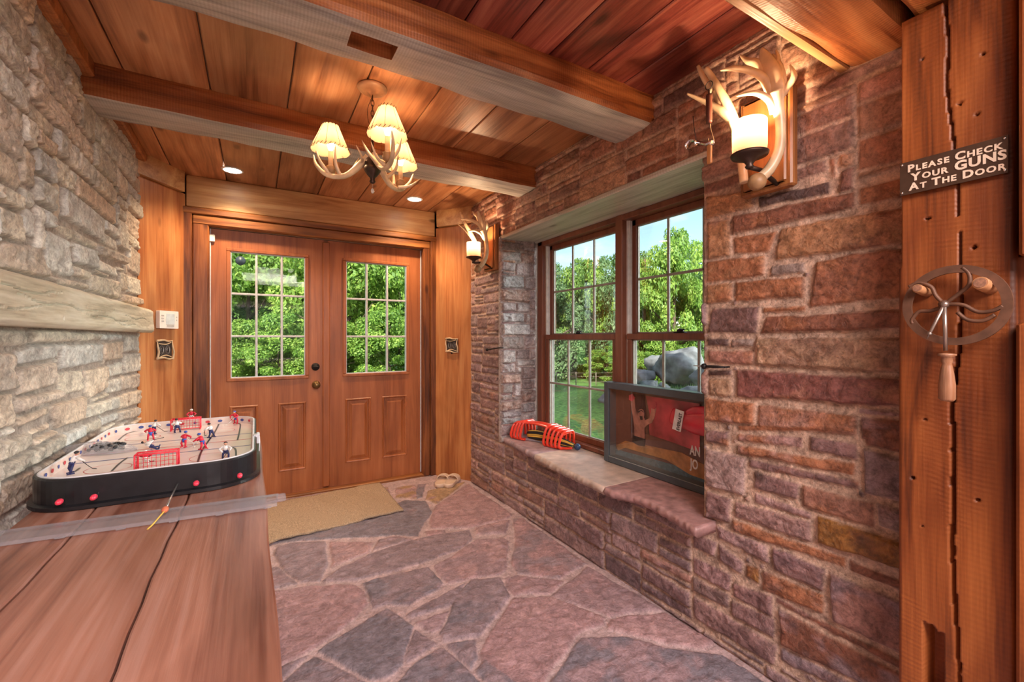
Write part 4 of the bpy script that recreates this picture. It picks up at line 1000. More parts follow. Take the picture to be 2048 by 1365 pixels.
# ---------- things hanging on the near sconce ----------
def scale_():
    X = 1.36; top = onX(1419, 172, X); t = thing('spring_scale', 'dark brown cylinder spring scale with a hook, hanging from an antler tip', 'scale', top)
    s = X  # on plane X
    P = lambda u, v: onX(u, v, X)
    m = MB(); c = P(1418, 171); pts = [c + Vector((0, .014 * math.cos(a), .014 * math.sin(a))) for a in [2 * PI * i / 18 for i in range(18)]]; m.tube(pts, .0014, 6, closed=True)
    m.tube([P(1418, 180), P(1417, 190)], .002, 6); m.build('ring', 'iron', t)
    m = MB(); a, b = P(1418, 188), P(1418, 247); m.lathe([(.003, a.z), (.010, a.z - .003), (.0105, a.z - .01), (.0105, b.z + .01), (.010, b.z + .002), (.003, b.z)], (a.x, a.y, 0), 18); m.build('barrel', 'barrel_brown', t)
    m = MB(); q = smooth_pts([P(1420, 247), P(1421, 258), P(1425, 272), P(1428, 285), P(1424, 290), P(1418, 287), P(1416, 277)], 4); m.tube(q, .0022, 8); m.build('hook', 'chrome', t)
scale_()
def clamp_():
    X = 1.36; P = lambda u, v: onX(u, v, X); t = thing('metal_clamp', 'small shiny metal clamp with short wooden strip, hung beside the near sconce', 'clamp', P(1395, 288))
    m = MB(); c = P(1384, 290)
    q = [c + Vector((0, .020 * math.cos(a) * 1.0, .014 * math.sin(a))) for a in [math.radians(d) for d in range(-60, 215, 18)]]
    for k in (-.010, .010): pass
    vs = []; fs = []
    for p in q: vs += [p + Vector((-.014, 0, 0)), p + Vector((.014, 0, 0)), p + Vector((.014, 0, 0)) * 1 + (p - c) * .12, p + Vector((-.014, 0, 0)) + (p - c) * .12]
    for i in range(len(q) - 1):
        for k in range(4): k2 = (k + 1) % 4; fs.append((i * 4 + k, i * 4 + k2, i * 4 + 4 + k2, i * 4 + 4 + k))
    m.add(vs, fs, True); m.tube([P(1393, 284), P(1412, 288), P(1424, 284)], .006, 8); m.build('jaw', 'chrome', t)
    m = MB(); a = P(1419, 290); b = P(1419, 328); m.bbox(a.x - .004, a.x + .004, a.y - .009, a.y + .009, b.z, a.z, .002); m.build('wooden_strip', 'plate_wood', t)
    m = MB(); m.tube([P(1386, 232), P(1388, 255), P(1393, 284)], .0014, 6); m.build('wire', 'iron', t)
clamp_()

# ---------- downlights ----------
for u, v, lb in ((465, 340, 'round recessed downlight above the left door leaf'), (829, 398, 'round recessed downlight above the right door leaf')):
    p = onZ(u, v, 2.40); t = thing('recessed_downlight', lb, 'ceiling light', (p.x, p.y, 2.398))
    m = MB(); m.lathe([(.052, 2.3995), (.066, 2.3995), (.066, 2.396), (.054, 2.393), (.052, 2.3995)], (p.x, p.y, 0), 32, cap=False); m.build('trim_ring', 'white_trim', t)
    m = MB(); m.lathe([(.0, 2.3965), (.052, 2.3965), (.052, 2.3985), (.0, 2.3985)], (p.x, p.y, 0), 28, cap=False); m.build('diffuser', 'downlight', t)
    LIGHTS.append(('downlight_lamp', Vector((p.x, p.y, 2.385)), -38, .04))

# ---------- corner board details ----------
def on_board(a, b, u, v):
    """pixel onto the vertical plane through floor points a, b"""
    d = _ray(u, v); ax, ay = a; bx, by = b; nx, ny = -(by - ay), bx - ax
    k = (ax * nx + ay * ny) / (d.x * nx + d.y * ny); return d * k + Vector((0, 0, H0))
LB = ((-.625, 3.50), (-.425, 3.80)); RB = ((1.42, 3.79), (1.632, 3.475))
def frame_of(a, b):
    d = Vector((b[0] - a[0], b[1] - a[1], 0)).normalized(); n = Vector((d.y, -d.x, 0))
    if n.y > 0: n = -n
    return d, n
def plate(bd, u, v, label, outlets):
    c = on_board(*bd, u, v); d, n = frame_of(*bd); n = n
    F = lambda x, z, y: c + d * x + Vector((0, 0, z)) + n * (y + .001)
    t = thing('switch_plate', label, 'switch plate', c)
    m = MB(); s = .058; m.prism([(-s, -s), (s, -s), (s, s), (-s, s)], F, .006); m.build('plate', 'plate_dark', t)
    m = MB(); rn = random.Random(int(u))
    for (x0, z0, x1, z1) in ((-.066, .058, .064, .060), (-.060, -.062, -.057, .066), (-.064, -.056, .070, -.060), (.060, -.066, .058, .062)):
        q, rr = smooth_pts([F(x0, z0, .010), F((2 * x0 + x1) / 3 + .004, (2 * z0 + z1) / 3 + .005, .016), F((x0 + 2 * x1) / 3 - .004, (z0 + 2 * z1) / 3 - .004, .016), F(x1, z1, .008)], 4, [.008, .006, .0055, .002]); m.tube(q, rr, 8)
    m.tube(smooth_pts([F(-.05, .04, .012), F(0, .036, .018), F(.045, .048, .012)], 4), .003, 7); m.tube(smooth_pts([F(-.04, -.045, .012), F(.0, -.036, .018), F(.05, -.05, .012)], 4), .003, 7)
    m.build('antler_border', 'antler', t)
    for sx in (-.024, .024):
        m = MB()
        for k in range(3):
            r = .0205 - .006 * k; pts = [F(sx + r * .85 * math.cos(a), r * 1.35 * math.sin(a), .007 + .002 * k) for a in [2 * PI * i / 18 for i in range(18)]]; m.tube(pts, .0018, 6, closed=True)
        m.build('scroll_relief', 'pewter', t)
        m = MB(); m.prism([(sx - .004, -.012), (sx + .004, -.012), (sx + .004, .012), (sx - .004, .012)], F, .013); m.build('toggle', 'iron', t)
    return c, d, n
plate(LB, 327, 700, 'antler-rimmed double switch plate on the left corner board, under the thermostat', 2)
c, d, n = plate(RB, 905, 691, 'antler-rimmed double switch plate on the right corner board', 2)
m = MB(); q = on_board(*RB, 905, 706); m.sphere(q + n * .012, .008, 10, 7, (1, 1, 1.4)); m.tube([q + n * .004 + Vector((0, 0, .012)), q + n * .012], .002, 6); o = m.build('hanging_charm', 'iron'); tag(o, 'tiny dark charm hanging just below the right switch plate', 'charm')
tc_ = on_board(*LB, 331, 640); d, n = frame_of(*LB); F = lambda x, z, y: tc_ + d * x + Vector((0, 0, z)) + n * (y + .001)
t = thing('thermostat', 'white wall thermostat at the end of the pale mantel beam', 'thermostat', tc_)
m = MB(); m.prism([(-.072, -.058), (.072, -.058), (.074, -.054), (.074, .054), (.072, .058), (-.072, .058), (-.074, .054), (-.074, -.054)], F, .026); m.build('case', 'white_plastic', t)
m = MB(); m.prism([(-.026 + .026 * 0, -.030), (.040, -.030), (.042, .0), (.040, .040), (-.022, .040), (-.028, .0)], lambda x, z, y: F(x, z, y + .026), .002); m.build('display', 'lcd', t, label='grey blank display')
m = MB()
for pl_ in [[(-.062, z), (-.044, z), (-.044, z + .007), (-.062, z + .007)] for z in (-.014, .004, .022)] + [[(.054, z), (.062, z), (.058, z + .008)] for z in (-.004, .016)] + [[(-.020, -.046), (.035, -.046), (.035, -.036), (-.020, -.036)]]:
    m = MB(); m.prism(pl_, lambda x, zz, y: F(x, zz, y + .026), .0025); m.build('button', 'lcd_grey', t)
# door sensor
p = onY(424, 477, YD - .001); m = MB(); m.bbox(p.x - .018, p.x + .018, YD - .022, YD - .001, p.z - .028, p.z + .028, .005); m.bbox(p.x - .034, p.x - .022, YD - .018, YD - .001, p.z - .024, p.z + .030, .004)
o = m.build('door_sensor', 'white_plastic'); tag(o, 'small white alarm contact at the top left corner of the left door leaf', 'sensor')
# disc on the pane
p = onY(481, 522, YD + .013); m = MB(); m.lathe([(.0, 0), (.030, 0), (.034, .003), (.030, .008), (.018, .014), (.006, .020), (0, .021)], p, 24, Matrix.Rotation(PI / 2, 4, 'X'), cap=False); o = m.build('suction_disc', 'disc_blue'); tag(o, 'round dark blue disc stuck on the top left pane of the left door', 'disc')
# iron shutter dogs by the window
def dog(u0, v0, u1, v1, label, k=1):
    a = onX(u0, v0, XR - .035); b = onX(u1, v1, XR - .035); t = thing('iron_hook', label, 'hook', a)
    m = MB(); m.tube([a, a.lerp(b, .5) + Vector((-.004, 0, 0)), b], [.005, .006, .004], 8); m.sphere(a, .012, 12, 8); m.tube([a, a + Vector((.05, .0, 0))], .004, 6); m.tube([b, b + Vector((.03, 0, 0))], .004, 6); m.build('bar', 'iron', t)
    m = MB(); m.tube([a, a + (a - b).normalized() * .05 + Vector((.0, 0, 0))], [.004, .0015], 7); m.build('pin', 'chrome', t)
dog(1408, 733, 1449, 735, 'black iron hook on the near jamb of the window opening')
dog(974, 700, 1000, 696, 'black iron hook on the stone beside the far side of the window')

# ---------- doormat and slippers ----------
def mat_():
    P = [onZ(u, v, 0) for u, v in ((803, 1022), (767, 975))]; x1 = .915; t = []
    nu, nv = 70, 50; vs = []; fs = []; y0, y1 = 3.055, 3.745; x0 = -.06
    for j in range(nv + 1):
        for i in range(nu + 1):
            u = i / nu; v = j / nv; x = x0 + (x1 - x0) * u; y = y0 + (y1 - y0) * v + (x - .5) * .10
            wv = .006 * math.sin(x * 11 + 1.2 * math.sin(y * 6)) * (1 - v) + .003 * math.sin(x * 23 + y * 14)
            y += .004 * math.sin(x * 60) * (1 if j in (0, nv) else 0)
            vs.append((x, y, .024 + max(-.004, wv)))
    n = len(vs); W = nu + 1
    for j in range(nv):
        for i in range(nu): a = j * W + i; fs.append((a, a + 1, a + W + 1, a + W))
    bd = [i for i in range(W)] + [j * W + nu for j in range(1, nv + 1)] + [nv * W + i for i in range(nu - 1, -1, -1)] + [j * W for j in range(nv - 1, 0, -1)]
    for b in bd: vs.append((vs[b][0], vs[b][1], vs[b][2] - .013))
    for k in range(len(bd)): k2 = (k + 1) % len(bd); fs.append((bd[k], n + k, n + k2, bd[k2]))
    fs.append(tuple(n + k for k in reversed(range(len(bd)))))
    m = MB(); m.add(vs, fs, True); o = m.build('doormat', 'doormat'); tag(o, 'tan woven doormat on the stone floor in front of the double door', 'doormat')
mat_()
def slipper(u, v, ang, label):
    c = onZ(u, v, .014); t = thing('slipper', label, 'slipper', c, 'pair of slides by the door', 0)
    R = Matrix.Translation(c) @ Matrix.Rotation(ang, 4, 'Z'); L0 = .135
    def outl(s, k): # half outline along x -1..1
        w = .050 * (1 - .18 * math.cos((s + .15) * PI)) * math.sqrt(max(0, 1 - abs(s) ** 3.2)); return w
    m = MB(); K = 28; up = [(L0 * math.cos(PI * i / K), outl(math.cos(PI * i / K), 0)) for i in range(K + 1)]; ring = up + [(x, -y) for x, y in reversed(up[1:-1])]
    n = len(ring); vs = []; fs = []
    for sc, z in ((.93, -.012), (1.0, -.006), (1.02, .012), (1.0, .022), (.93, .024), (.86, .018)):
        for x, y in ring: vs.append(R @ Vector((x * sc, y * sc, z + .006 * (x / L0 < -.2) * min(1, (-.2 - x / L0) * 2))))
    for j in range(5):
        for k in range(n): k2 = (k + 1) % n; fs.append((j * n + k, j * n + k2, (j + 1) * n + k2, (j + 1) * n + k))
    fs.append(tuple(5 * n + k for k in range(n))); fs.append(tuple(reversed(range(n)))); m.add(vs, fs, True); m.build('sole', 'slipper', t)
    m = MB(); vs = []; fs = []; A = 14
    for th in (0, .009):
        for i in range(9):
            x = .015 + .085 * i / 8; w = outl(x / L0, 0) * 1.06 + th * .5
            for k in range(A + 1): a = PI * k / A; vs.append(R @ Vector((x, w * math.cos(a), .008 + (.046 + th) * math.sin(a) ** .8 * (1 - .25 * i / 8))))
    W = A + 1; S = 9 * W
    for i in range(8):
        for k in range(A): a = i * W + k; fs += [(a, a + 1, a + W + 1, a + W), (S + a, S + a + W, S + a + W + 1, S + a + 1)]
    for k in range(A): fs += [(k, S + k, S + k + 1, k + 1), (8 * W + k, 8 * W + k + 1, S + 8 * W + k + 1, S + 8 * W + k)]
    m.add(vs, fs, True); m.build('strap', 'slipper', t)
slipper(884, 965.5, math.radians(58), 'left slipper of the beige pair beside the right door post')
slipper(903, 965.5, math.radians(52), 'right slipper of the beige pair, nearer the stone wall')

# ---------- sign, pegs and wheel on the post ----------
t = thing('sign', 'dark metal sign reading PLEASE CHECK YOUR GUNS AT THE DOOR on the post', 'sign', (XP - .012, .39, 1.675))
sy0, sy1, sz0, sz1 = .484, .289, 1.630, 1.716
F = lambda u, v, d: Vector((XP - .010 - d, sy0 - u, sz0 + v))
m = MB(); m.prism([(0, 0), (.195, 0), (.195, .086), (0, .086)], F, .004); m.build('sign_plate', 'sign_metal', t)
def caps(line, x, z, size):
    m_ = MB(); 
    for word in line:
        for i, ch in enumerate(word):
            s = size if (i == 0 or word == 'GUNS') else size * .76
            s2 = size * 1.12 if word == 'GUNS' else s
            w = text_mb(m_, ch, s2, lambda a, b, d: F(x + a, z + b, .004 + d), .0015, bold=s2 * .035, sx=1.02); x += w + size * .09
        x += size * .30
    m_.build('lettering', 'sign_letters', t)
caps(['PLEASE', 'CHECK'], .016, .058, .026); caps(['YOUR', 'GUNS'], .024, .033, .027); caps(['AT', 'THE', 'DOOR'], .020, .009, .026)
for a in (.005, .190):
    for b in (.006, .080): m = MB(); m.sphere(F(a, b, .005), .003, 8, 6); m.build('screw', 'chrome', t)
for u, v, r, lb in ((1834, 577, .0125, 'sawn wooden peg on the post, left of the iron wheel hub'), (1960, 566, .017, 'thicker sawn wooden peg on the post, right of the iron wheel hub')):
    e = onX(u, v, 1.44); t = thing('wooden_peg', lb, 'peg', (XP - .004, e.y, e.z), 'pegs that carry the wheel')
    m = MB(); b = Vector((XP - .003, e.y - .004, e.z - .008)); m.tube([b, e.lerp(b, .5) + Vector((0, 0, -.001)), e.lerp(b, .02), e], [r * .95, r * .88, r * .85, r * .8], 14, flat=1); m.build('bark', 'peg_bark', t)
    d = (e - b).normalized(); m = MB(); m.tube([e, e + d * .0015], r * .66, 14); m.build('cut_end', 'peg_end', t, label='pale sawn end')
def wheel():
    X = 1.462; c = onX(1908, 611, X); R = .097
    t = thing('wheel_ornament', 'rusty brown iron hand wheel with curved spokes hung on two wooden pegs', 'wheel', c)
    m = MB(); n = 56; vs = []; fs = []
    for i in range(n):
        a = 2 * PI * i / n
        for r, x in ((R - .018, -.004), (R, -.004), (R, .004), (R - .018, .004)): vs.append(Vector((X + x, c.y + r * math.cos(a), c.z + r * math.sin(a))))
    for i in range(n):
        j = (i + 1) % n
        for k in range(4): k2 = (k + 1) % 4; fs.append((i * 4 + k, i * 4 + k2, j * 4 + k2, j * 4 + k))
    m.add(vs, fs); m.build('rim', 'rust_metal', t)
    h = onX(1889, 609, X)
    for ends in ([(1889, 609), (1872, 592), (1862, 574), (1838, 566), (1818, 574)], [(1889, 609), (1915, 590), (1938, 570), (1938, 548), (1925, 536)], [(1889, 609), (1925, 610), (1955, 624), (1985, 622), (2006, 612)], [(1889, 612), (1862, 622), (1838, 624), (1824, 640), (1826, 648)], [(1915, 625), (1935, 640), (1965, 642), (1990, 630)]):
        m = MB(); q = smooth_pts([onX(u, v, X) for u, v in ends], 5); m.tube(q, .0056, 8, flat=.8); m.build('spoke', 'rust_metal', t)
    m = MB(); m.lathe([(.009, -.01), (.011, 0), (.009, .012), (.004, .016)], h, 16, Matrix.Rotation(-PI / 2, 4, 'Y')); m.build('hub', 'rust_metal', t)
    X2 = X - .020; a = onX(1889, 609, X2); b = onX(1891, 702, X2)
    m = MB(); m.tube([a, b], .0042, 10); m.sphere(a, .008, 10, 8); m.tube([h, a], .004, 8); m.build('crank_shaft', 'worn_steel', t, label='worn steel crank shaft')
    m = MB(); e = onX(1854, 678, X2 - .004); m.tube([a, a.lerp(e, .8), e], [.0045, .0032, .001], 8); m.sphere(a.lerp(e, .85), .005, 8, 6); m.build('pointer', 'worn_steel', t)
    m = MB(); zt = onX(1893, 708, X2); zb = onX(1895, 803, X2); Hh = zt.z - zb.z
    m.lathe([(.003, zt.z + .002), (.017, zt.z), (.017, zt.z - .004), (.010, zt.z - .008), (.011, zt.z - .018), (.009, zt.z - .024), (.010, zt.z - .03), (.013, zt.z - .05), (.0155, zt.z - .075), (.0155, zb.z + .006), (.011, zb.z)], (zt.x, (zt.y + zb.y) / 2, 0), 20)
    m.build('handle', 'handle_wood', t, label='turned wooden handle')
wheel()

# ---------- boxing display box ----------
def showcase():
    xf, xb = 1.835, 1.905; ya, yb = 2.02, 1.20; z0, z1 = .505, .985
    t = thing('boxing_display_box', 'dark framed shadow box with red boxing glove and fighter photo, leaning on the window', 'display box', (1.87, 1.61, .505))
    m = MB(); b = .038
    m.bbox(xf, xb, ya, ya - b, z0, z1, .003); m.bbox(xf, xb, yb, yb + b, z0, z1, .003); m.bbox(xf, xb, yb + b, ya - b, z1 - b, z1, .003); m.bbox(xf, xb, yb + b, ya - b, z0, z0 + b, .003)
    m.build('frame', 'frame_black', t)
    m = MB(); m.box(xb - .006, xb, yb + b, ya - b, z0 + b, z1 - b); m.build('backing', 'box_inside', t)
    m = MB(); m.box(xf + .006, xf + .009, yb + b - .002, ya - b + .002, z0 + b - .002, z1 - b + .002); m.build('glass_pane', 'pane_glass', t)
    m = MB(); m.prism([(ya - b, z0 + b), (yb + b, z0 + b), (yb + b, z0 + b + .05), (ya - b, z0 + b + .03)], lambda y, z, d: Vector((xb - .008 - d, y, z)), .002); m.build('signature_strip', 'blue_strip', t)
    m = MB(); m.prism([(1.96, .57), (1.90, .60), (1.60, .60), (1.45, .56), (1.24, .555), (1.24, .60), (1.5, .66), (1.9, .64), (1.975, .60)], lambda y, z, d: Vector((xb - .008 - d, y, z)), .003); m.build('canvas_print', 'orange_floor', t)
    XB = xb - .010
    def G(u, v): p = onX(u, v, XB); return (p.y, p.z)
    FB = lambda y, z, d: Vector((XB - d, y, z))
    m = MB(); m.prism([G(1292, 792), G(1400, 808), G(1400, 905), G(1330, 880), G(1298, 870), G(1300, 830)], FB, .002); m.build('crowd_print', 'print_red', t)
    m = MB(); m.prism([G(*q) for q in ((1262, 788), (1288, 790), (1300, 870), (1262, 865))], FB, .002); m.build('crowd_print', 'print_dark', t)
    # the fighter, arms raised, a flat cut-out print
    body = [(1268, 838), (1264, 815), (1262, 800), (1266, 793), (1270, 800), (1271, 816), (1276, 832), (1280, 833), (1278, 826), (1280, 821), (1286, 820), (1289, 826), (1288, 834), (1291, 841), (1300, 837), (1304, 822), (1303, 813), (1308, 808), (1313, 811), (1313, 820), (1310, 835), (1305, 846), (1296, 850), (1290, 856), (1290, 880), (1270, 873), (1270, 856)]
    m = MB(); m.prism([G(u, v) for u, v in body], FB, .006); ph = m.build('fighter_print', 'skin_print', t, label='flat photo cut-out of a shirtless boxer with both arms raised')
    m = MB(); m.prism([G(*q) for q in ((1268, 871), (1291, 878), (1290, 893), (1278, 891), (1266, 884))], FB, .008); m.build('shorts', 'shorts_print', ph)
    m = MB(); m.prism([G(*q) for q in ((1303, 806), (1313, 804), (1315, 813), (1311, 819), (1303, 816))], FB, .009); m.build('glove_print', 'print_red', ph); m = MB(); m.prism([G(*q) for q in ((1260, 791), (1267, 788), (1271, 796), (1266, 803), (1260, 800))], FB, .009); m.build('glove_print', 'print_red', ph)
    m = MB(); m.prism([G(1283 + 6.2 * math.cos(a), 829 + 10.5 * math.sin(a)) for a in [2 * PI * i / 16 for i in range(16)]], FB, .0082); m.build('head_print', 'skin_print', ph)
    m = MB(); m.prism([G(*q) for q in ((1281, 832), (1287, 833), (1287, 840), (1283, 840))], FB, .0085); m.build('beard', 'shorts_print', ph); m = MB(); m.prism([G(*q) for q in ((1280, 822), (1286, 820), (1289, 825), (1284, 822), (1279, 826), (1277, 824))], FB, .009); m.build('hair', 'shorts_print', ph)
    # glove
    m = MB(); XG = 1.868; c = onX(1393, 846, XG); cu = onX(1352, 836, XG)
    def gp(u, v, x=XG): return onX(u, v, x)
    q, rr = smooth_pts([gp(1345, 832), gp(1358, 838), gp(1372, 843), gp(1392, 848), gp(1425, 852), gp(1460, 858), gp(1490, 868)], 5, [.020, .021, .020, .025, .028, .027, .014]); m.tube(q, rr, 22, flat=2.15)
    q, rr = smooth_pts([gp(1376, 828), gp(1388, 822), gp(1410, 822), gp(1432, 828)], 4, [.014, .017, .017, .010]); m.tube(q, rr, 14, flat=1.25)
    gl = m.build('boxing_glove', 'glove_red', t, label='glossy red boxing glove')
    A_ = gp(1352, 818, 1.846); Bv = gp(1369, 824, 1.846); Cv = gp(1362, 868, 1.846); D_ = gp(1345, 858, 1.846)
    m = MB(); m.prism([(0, 0), (1, 0), (1, 1), (0, 1)], lambda u, v, d: A_ + (Bv - A_) * u + (D_ - A_) * v + Vector((-d, 0, 0)), .003); lb = m.build('cuff_label', 'label_white', gl, label='white cuff label with dark lettering')
    dn = (A_ - D_); ln = dn.length; e1 = dn.normalized(); e2 = (Bv - A_).normalized()
    m = MB(); text_mb(m, 'EVERLAST', ln * .225, lambda u, v, d: D_ + e1 * (u + ln * .04) + e2 * ((Bv - A_).length * .82 - v) + Vector((-.003 - d, 0, 0)), .001, bold=.0006, sx=.84); m.build('lettering', 'ink', lb)
    for s, u, v in (('AN', 1380, 909), ('JO', 1381, 936)):
        p = onX(u, v, 1.85); m = MB(); text_mb(m, s, .066, lambda a, b, d: Vector((1.850 - d, p.y - a, p.z + b)), .002, bold=.0014, sx=.62); m.build('lettering', 'label_white', t)
showcase()

# ---------- red plastic rack and strap bundle on the sill ----------
def rack():
    a = Vector((1.712, 2.845, .503)); b = Vector((1.842, 2.335, .503)); d = (b - a).normalized(); nrm = Vector((d.y, -d.x, 0));
    if nrm.x > 0: nrm = -nrm
    Ln = (b - a).length; t = thing('plastic_rack', 'bright red plastic ribbed rack lying on the far end of the window sill', 'rack', (a + b) / 2)
    Q = lambda s, o, z: a + d * s + nrm * o + Vector((0, 0, z))
    def rib(s, h, w0, w1):
        pts = [Q(s + .01, w0 - .028, .006), Q(s, w0, .010), Q(s - .004, w0 + .012, .03), Q(s, w0 + .004, h * .6), Q(s + .006, w0 - .012, h * .88), Q(s + .012, w0 - .04, h), Q(s + .012, -.0, h * .98), Q(s + .012, w1, h * .9), Q(s + .004, w1 - .02, .012)]
        return smooth_pts(pts, 5)
    for k in range(4):
        s = .015 + .032 * k; m = MB(); m.tube(rib(s, .115 + .008 * k, .062, -.055), .0085, 8, flat=1.2); m.build('rib', 'red_plastic', t)
    for k in range(5):
        s = .345 + .034 * k; m = MB(); m.tube(rib(s, .140 - .006 * k, .072, -.05), .0085, 8, flat=1.2); m.build('rib', 'red_plastic', t)
    m = MB(); n = 20; vs = []; fs = []
    for i in range(n + 1):
        u = i / n; s = .02 + (Ln - .05) * u; h = .118 + .030 * math.sin(PI * u) - .012 * u
        for o, dz in ((-.060, -.016), (-.025, 0), (.012, .002), (.050, -.006), (.050, -.014), (.012, -.006), (-.025, -.008), (-.060, -.024)): vs.append(Q(s, o, h + dz))
    for i in range(n):
        for k in range(8): k2 = (k + 1) % 8; fs.append((i * 8 + k, i * 8 + k2, i * 8 + 8 + k2, i * 8 + 8 + k))
    fs += [tuple(range(8)), tuple(n * 8 + k for k in reversed(range(8)))]; m.add(vs, fs, True); m.build('top_rail', 'red_plastic', t)
    m = MB()
    m.tube(smooth_pts([Q(.0, .05, .008), Q(.06, .066, .008), Q(.14, .06, .008)], 5), .007, 8); m.build('foot_rail', 'red_plastic', t); m = MB(); m.tube(smooth_pts([Q(.34, .07, .008), Q(.42, .072, .008), Q(.50, .06, .010), Q(.55, .03, .016)], 5), .008, 8); m.build('foot_rail', 'red_plastic', t)
    t2 = thing('strap_bundle', 'black and yellow striped strap bundle with a blue cap, lying inside the red rack', 'strap bundle', Q(.3, 0, .0))
    rn = random.Random(5)
    for k in range(16):
        an = 2 * PI * k / 16; r = .026; m = MB()
        q = smooth_pts([Q(.13, r * math.cos(an) * .9, .040 + r * math.sin(an)), Q(.22, r * 1.2 * math.cos(an + .3), .043 + r * 1.2 * math.sin(an + .3)), Q(.33, r * math.cos(an + .7), .038 + r * math.sin(an + .7)), Q(.45, r * .8 * math.cos(an + 1), .032 + r * .8 * math.sin(an + 1)), Q(.535, r * .4 * math.cos(an + 1), .024 + r * .4 * math.sin(an + 1))], 4)
        m.tube(q, .0058, 6); m.build('strap', 'strap_yellow' if k % 3 == 0 else 'strap_black', t2)
    m = MB(); m.sphere(Q(.575, .01, .026), .023, 14, 9, (1, 1, .95)); m.build('end_cap', 'cap_navy', t2)
rack()
# ================= table =================
t = thing('plank_table', 'long reddish-brown plank table along the left wall, under the hockey game', 'table', (-.29, 1.3, 0))
seams_ = [(onZ(138, 1076, .75).x + onZ(38, 1180, .75).x) / 2, (onZ(356, 1041, .75).x + onZ(293, 1180, .75).x) / 2]
XT = .033; xs = [XL + .05, seams_[0], seams_[1], XT]; rn = random.Random(9)
for a, b in zip(xs, xs[1:]):
    m = MB(); n = 60; vs = []; fs = []; y0, y1 = -.35, 2.585
    for i in range(n + 1):
        y = y0 + (y1 - y0) * i / n; e = .0025 * math.sin(y * 7 + a * 20) + .0012 * math.sin(y * 31); f = .0025 * math.sin(y * 7 + b * 20) + .0012 * math.sin(y * 31)
        xa = a + .0022 + (e if a > XL + .06 else 0); xb_ = b - .0022 + (f if b < XT else .002 * math.sin(y * 9)) + (.0 if b < XT else (2.585 - y) * .006 - .008)
        for x, z in ((xa, .715), (xa, .748), (xa + .004, .751), ((xa + xb_) / 2, .7515), (xb_ - .004, .751), (xb_, .747), (xb_, .715)): vs.append((x, y, z))
    for i in range(n):
        for k in range(7): k2 = (k + 1) % 7; fs.append((i * 7 + k, i * 7 + k2, i * 7 + 7 + k2, i * 7 + 7 + k))
    fs += [tuple(range(7)), tuple(n * 7 + k for k in reversed(range(7)))]; m.add(vs, fs); o = m.build('tabletop_plank', 'table_wood', t)
    at = o.data.attributes.new('Var', 'FLOAT', 'FACE'); v_ = rn.uniform(.3, .75); at.data.foreach_set('value', [v_] * len(o.data.polygons))
m = MB(); m.bbox(XL + .08, XT - .05, -.30, -.27, .60, .714, .003); m.bbox(XL + .08, XT - .05, 2.50, 2.53, .60, .714, .003); m.bbox(XT - .08, XT - .05, -.27, 2.50, .60, .714, .003); m.build('apron', 'plate_wood', t)
for x in (XL + .10, XT - .14):
    for y in (-.29, 2.44): m = MB(); m.bbox(x, x + .085, y, y + .085, .012, .714, .006); m.build('leg', 'plate_wood', t)

# ================= table hockey game =================
GX0, GX1, GY0, GY1, ZI = -.575, .004, 1.735, 2.70, .812
def rrect(i, r, n=12, ofs=(0, 0)):
    x0, x1, y0, y1 = GX0 + i, GX1 - i, GY0 + i, GY1 - i; r = max(.01, r - i); out = []
    for cx, cy, a0 in ((x1 - r, y0 + r, -PI / 2), (x1 - r, y1 - r, 0), (x0 + r, y1 - r, PI / 2), (x0 + r, y0 + r, PI)):
        for k in range(n + 1): a = a0 + PI / 2 * k / n; out.append((cx + r * math.cos(a), cy + r * math.sin(a)))
    return out
game = thing('table_hockey_game', 'black table hockey game with white rink standing on the plank table', 'table game', (-.2875, 2.2, .751))
def loft(m, rings):
    n = len(rings[0]); vs = [v for r in rings for v in r]; fs = []
    for j in range(len(rings) - 1):
        for k in range(n): k2 = (k + 1) % n; fs.append((j * n + k, j * n + k2, (j + 1) * n + k2, (j + 1) * n + k))
    m.add(vs, fs, False)
RR = .14; Z = lambda pts, z: [(x, y, z) for x, y in pts]
m = MB(); loft(m, [Z(rrect(.012, RR), .753), Z(rrect(-.012, RR), .754), Z(rrect(-.012, RR), .764), Z(rrect(.0, RR), .768), Z(rrect(.0, RR), .838), Z(rrect(.003, RR), .843), Z(rrect(.009, RR), .8435)]); m.build('outer_body', 'black_plastic', game)
m = MB(); loft(m, [Z(rrect(.008, RR), .8435), Z(rrect(.010, RR), .846), Z(rrect(.014, RR), .846), Z(rrect(.015, RR), .8435)]); m.build('top_rim', 'rim_white', game)
m = MB(); loft(m, [Z(rrect(.0145, RR), .8445), Z(rrect(.018, RR), .812)]); m.build('rink_board', 'board_white', game)
m = MB(); P = rrect(.017, RR); m.prism(P, lambda x, y, d: (x, y, ZI - .004 + d), .004); m.build('ice_sheet', 'ice', game)
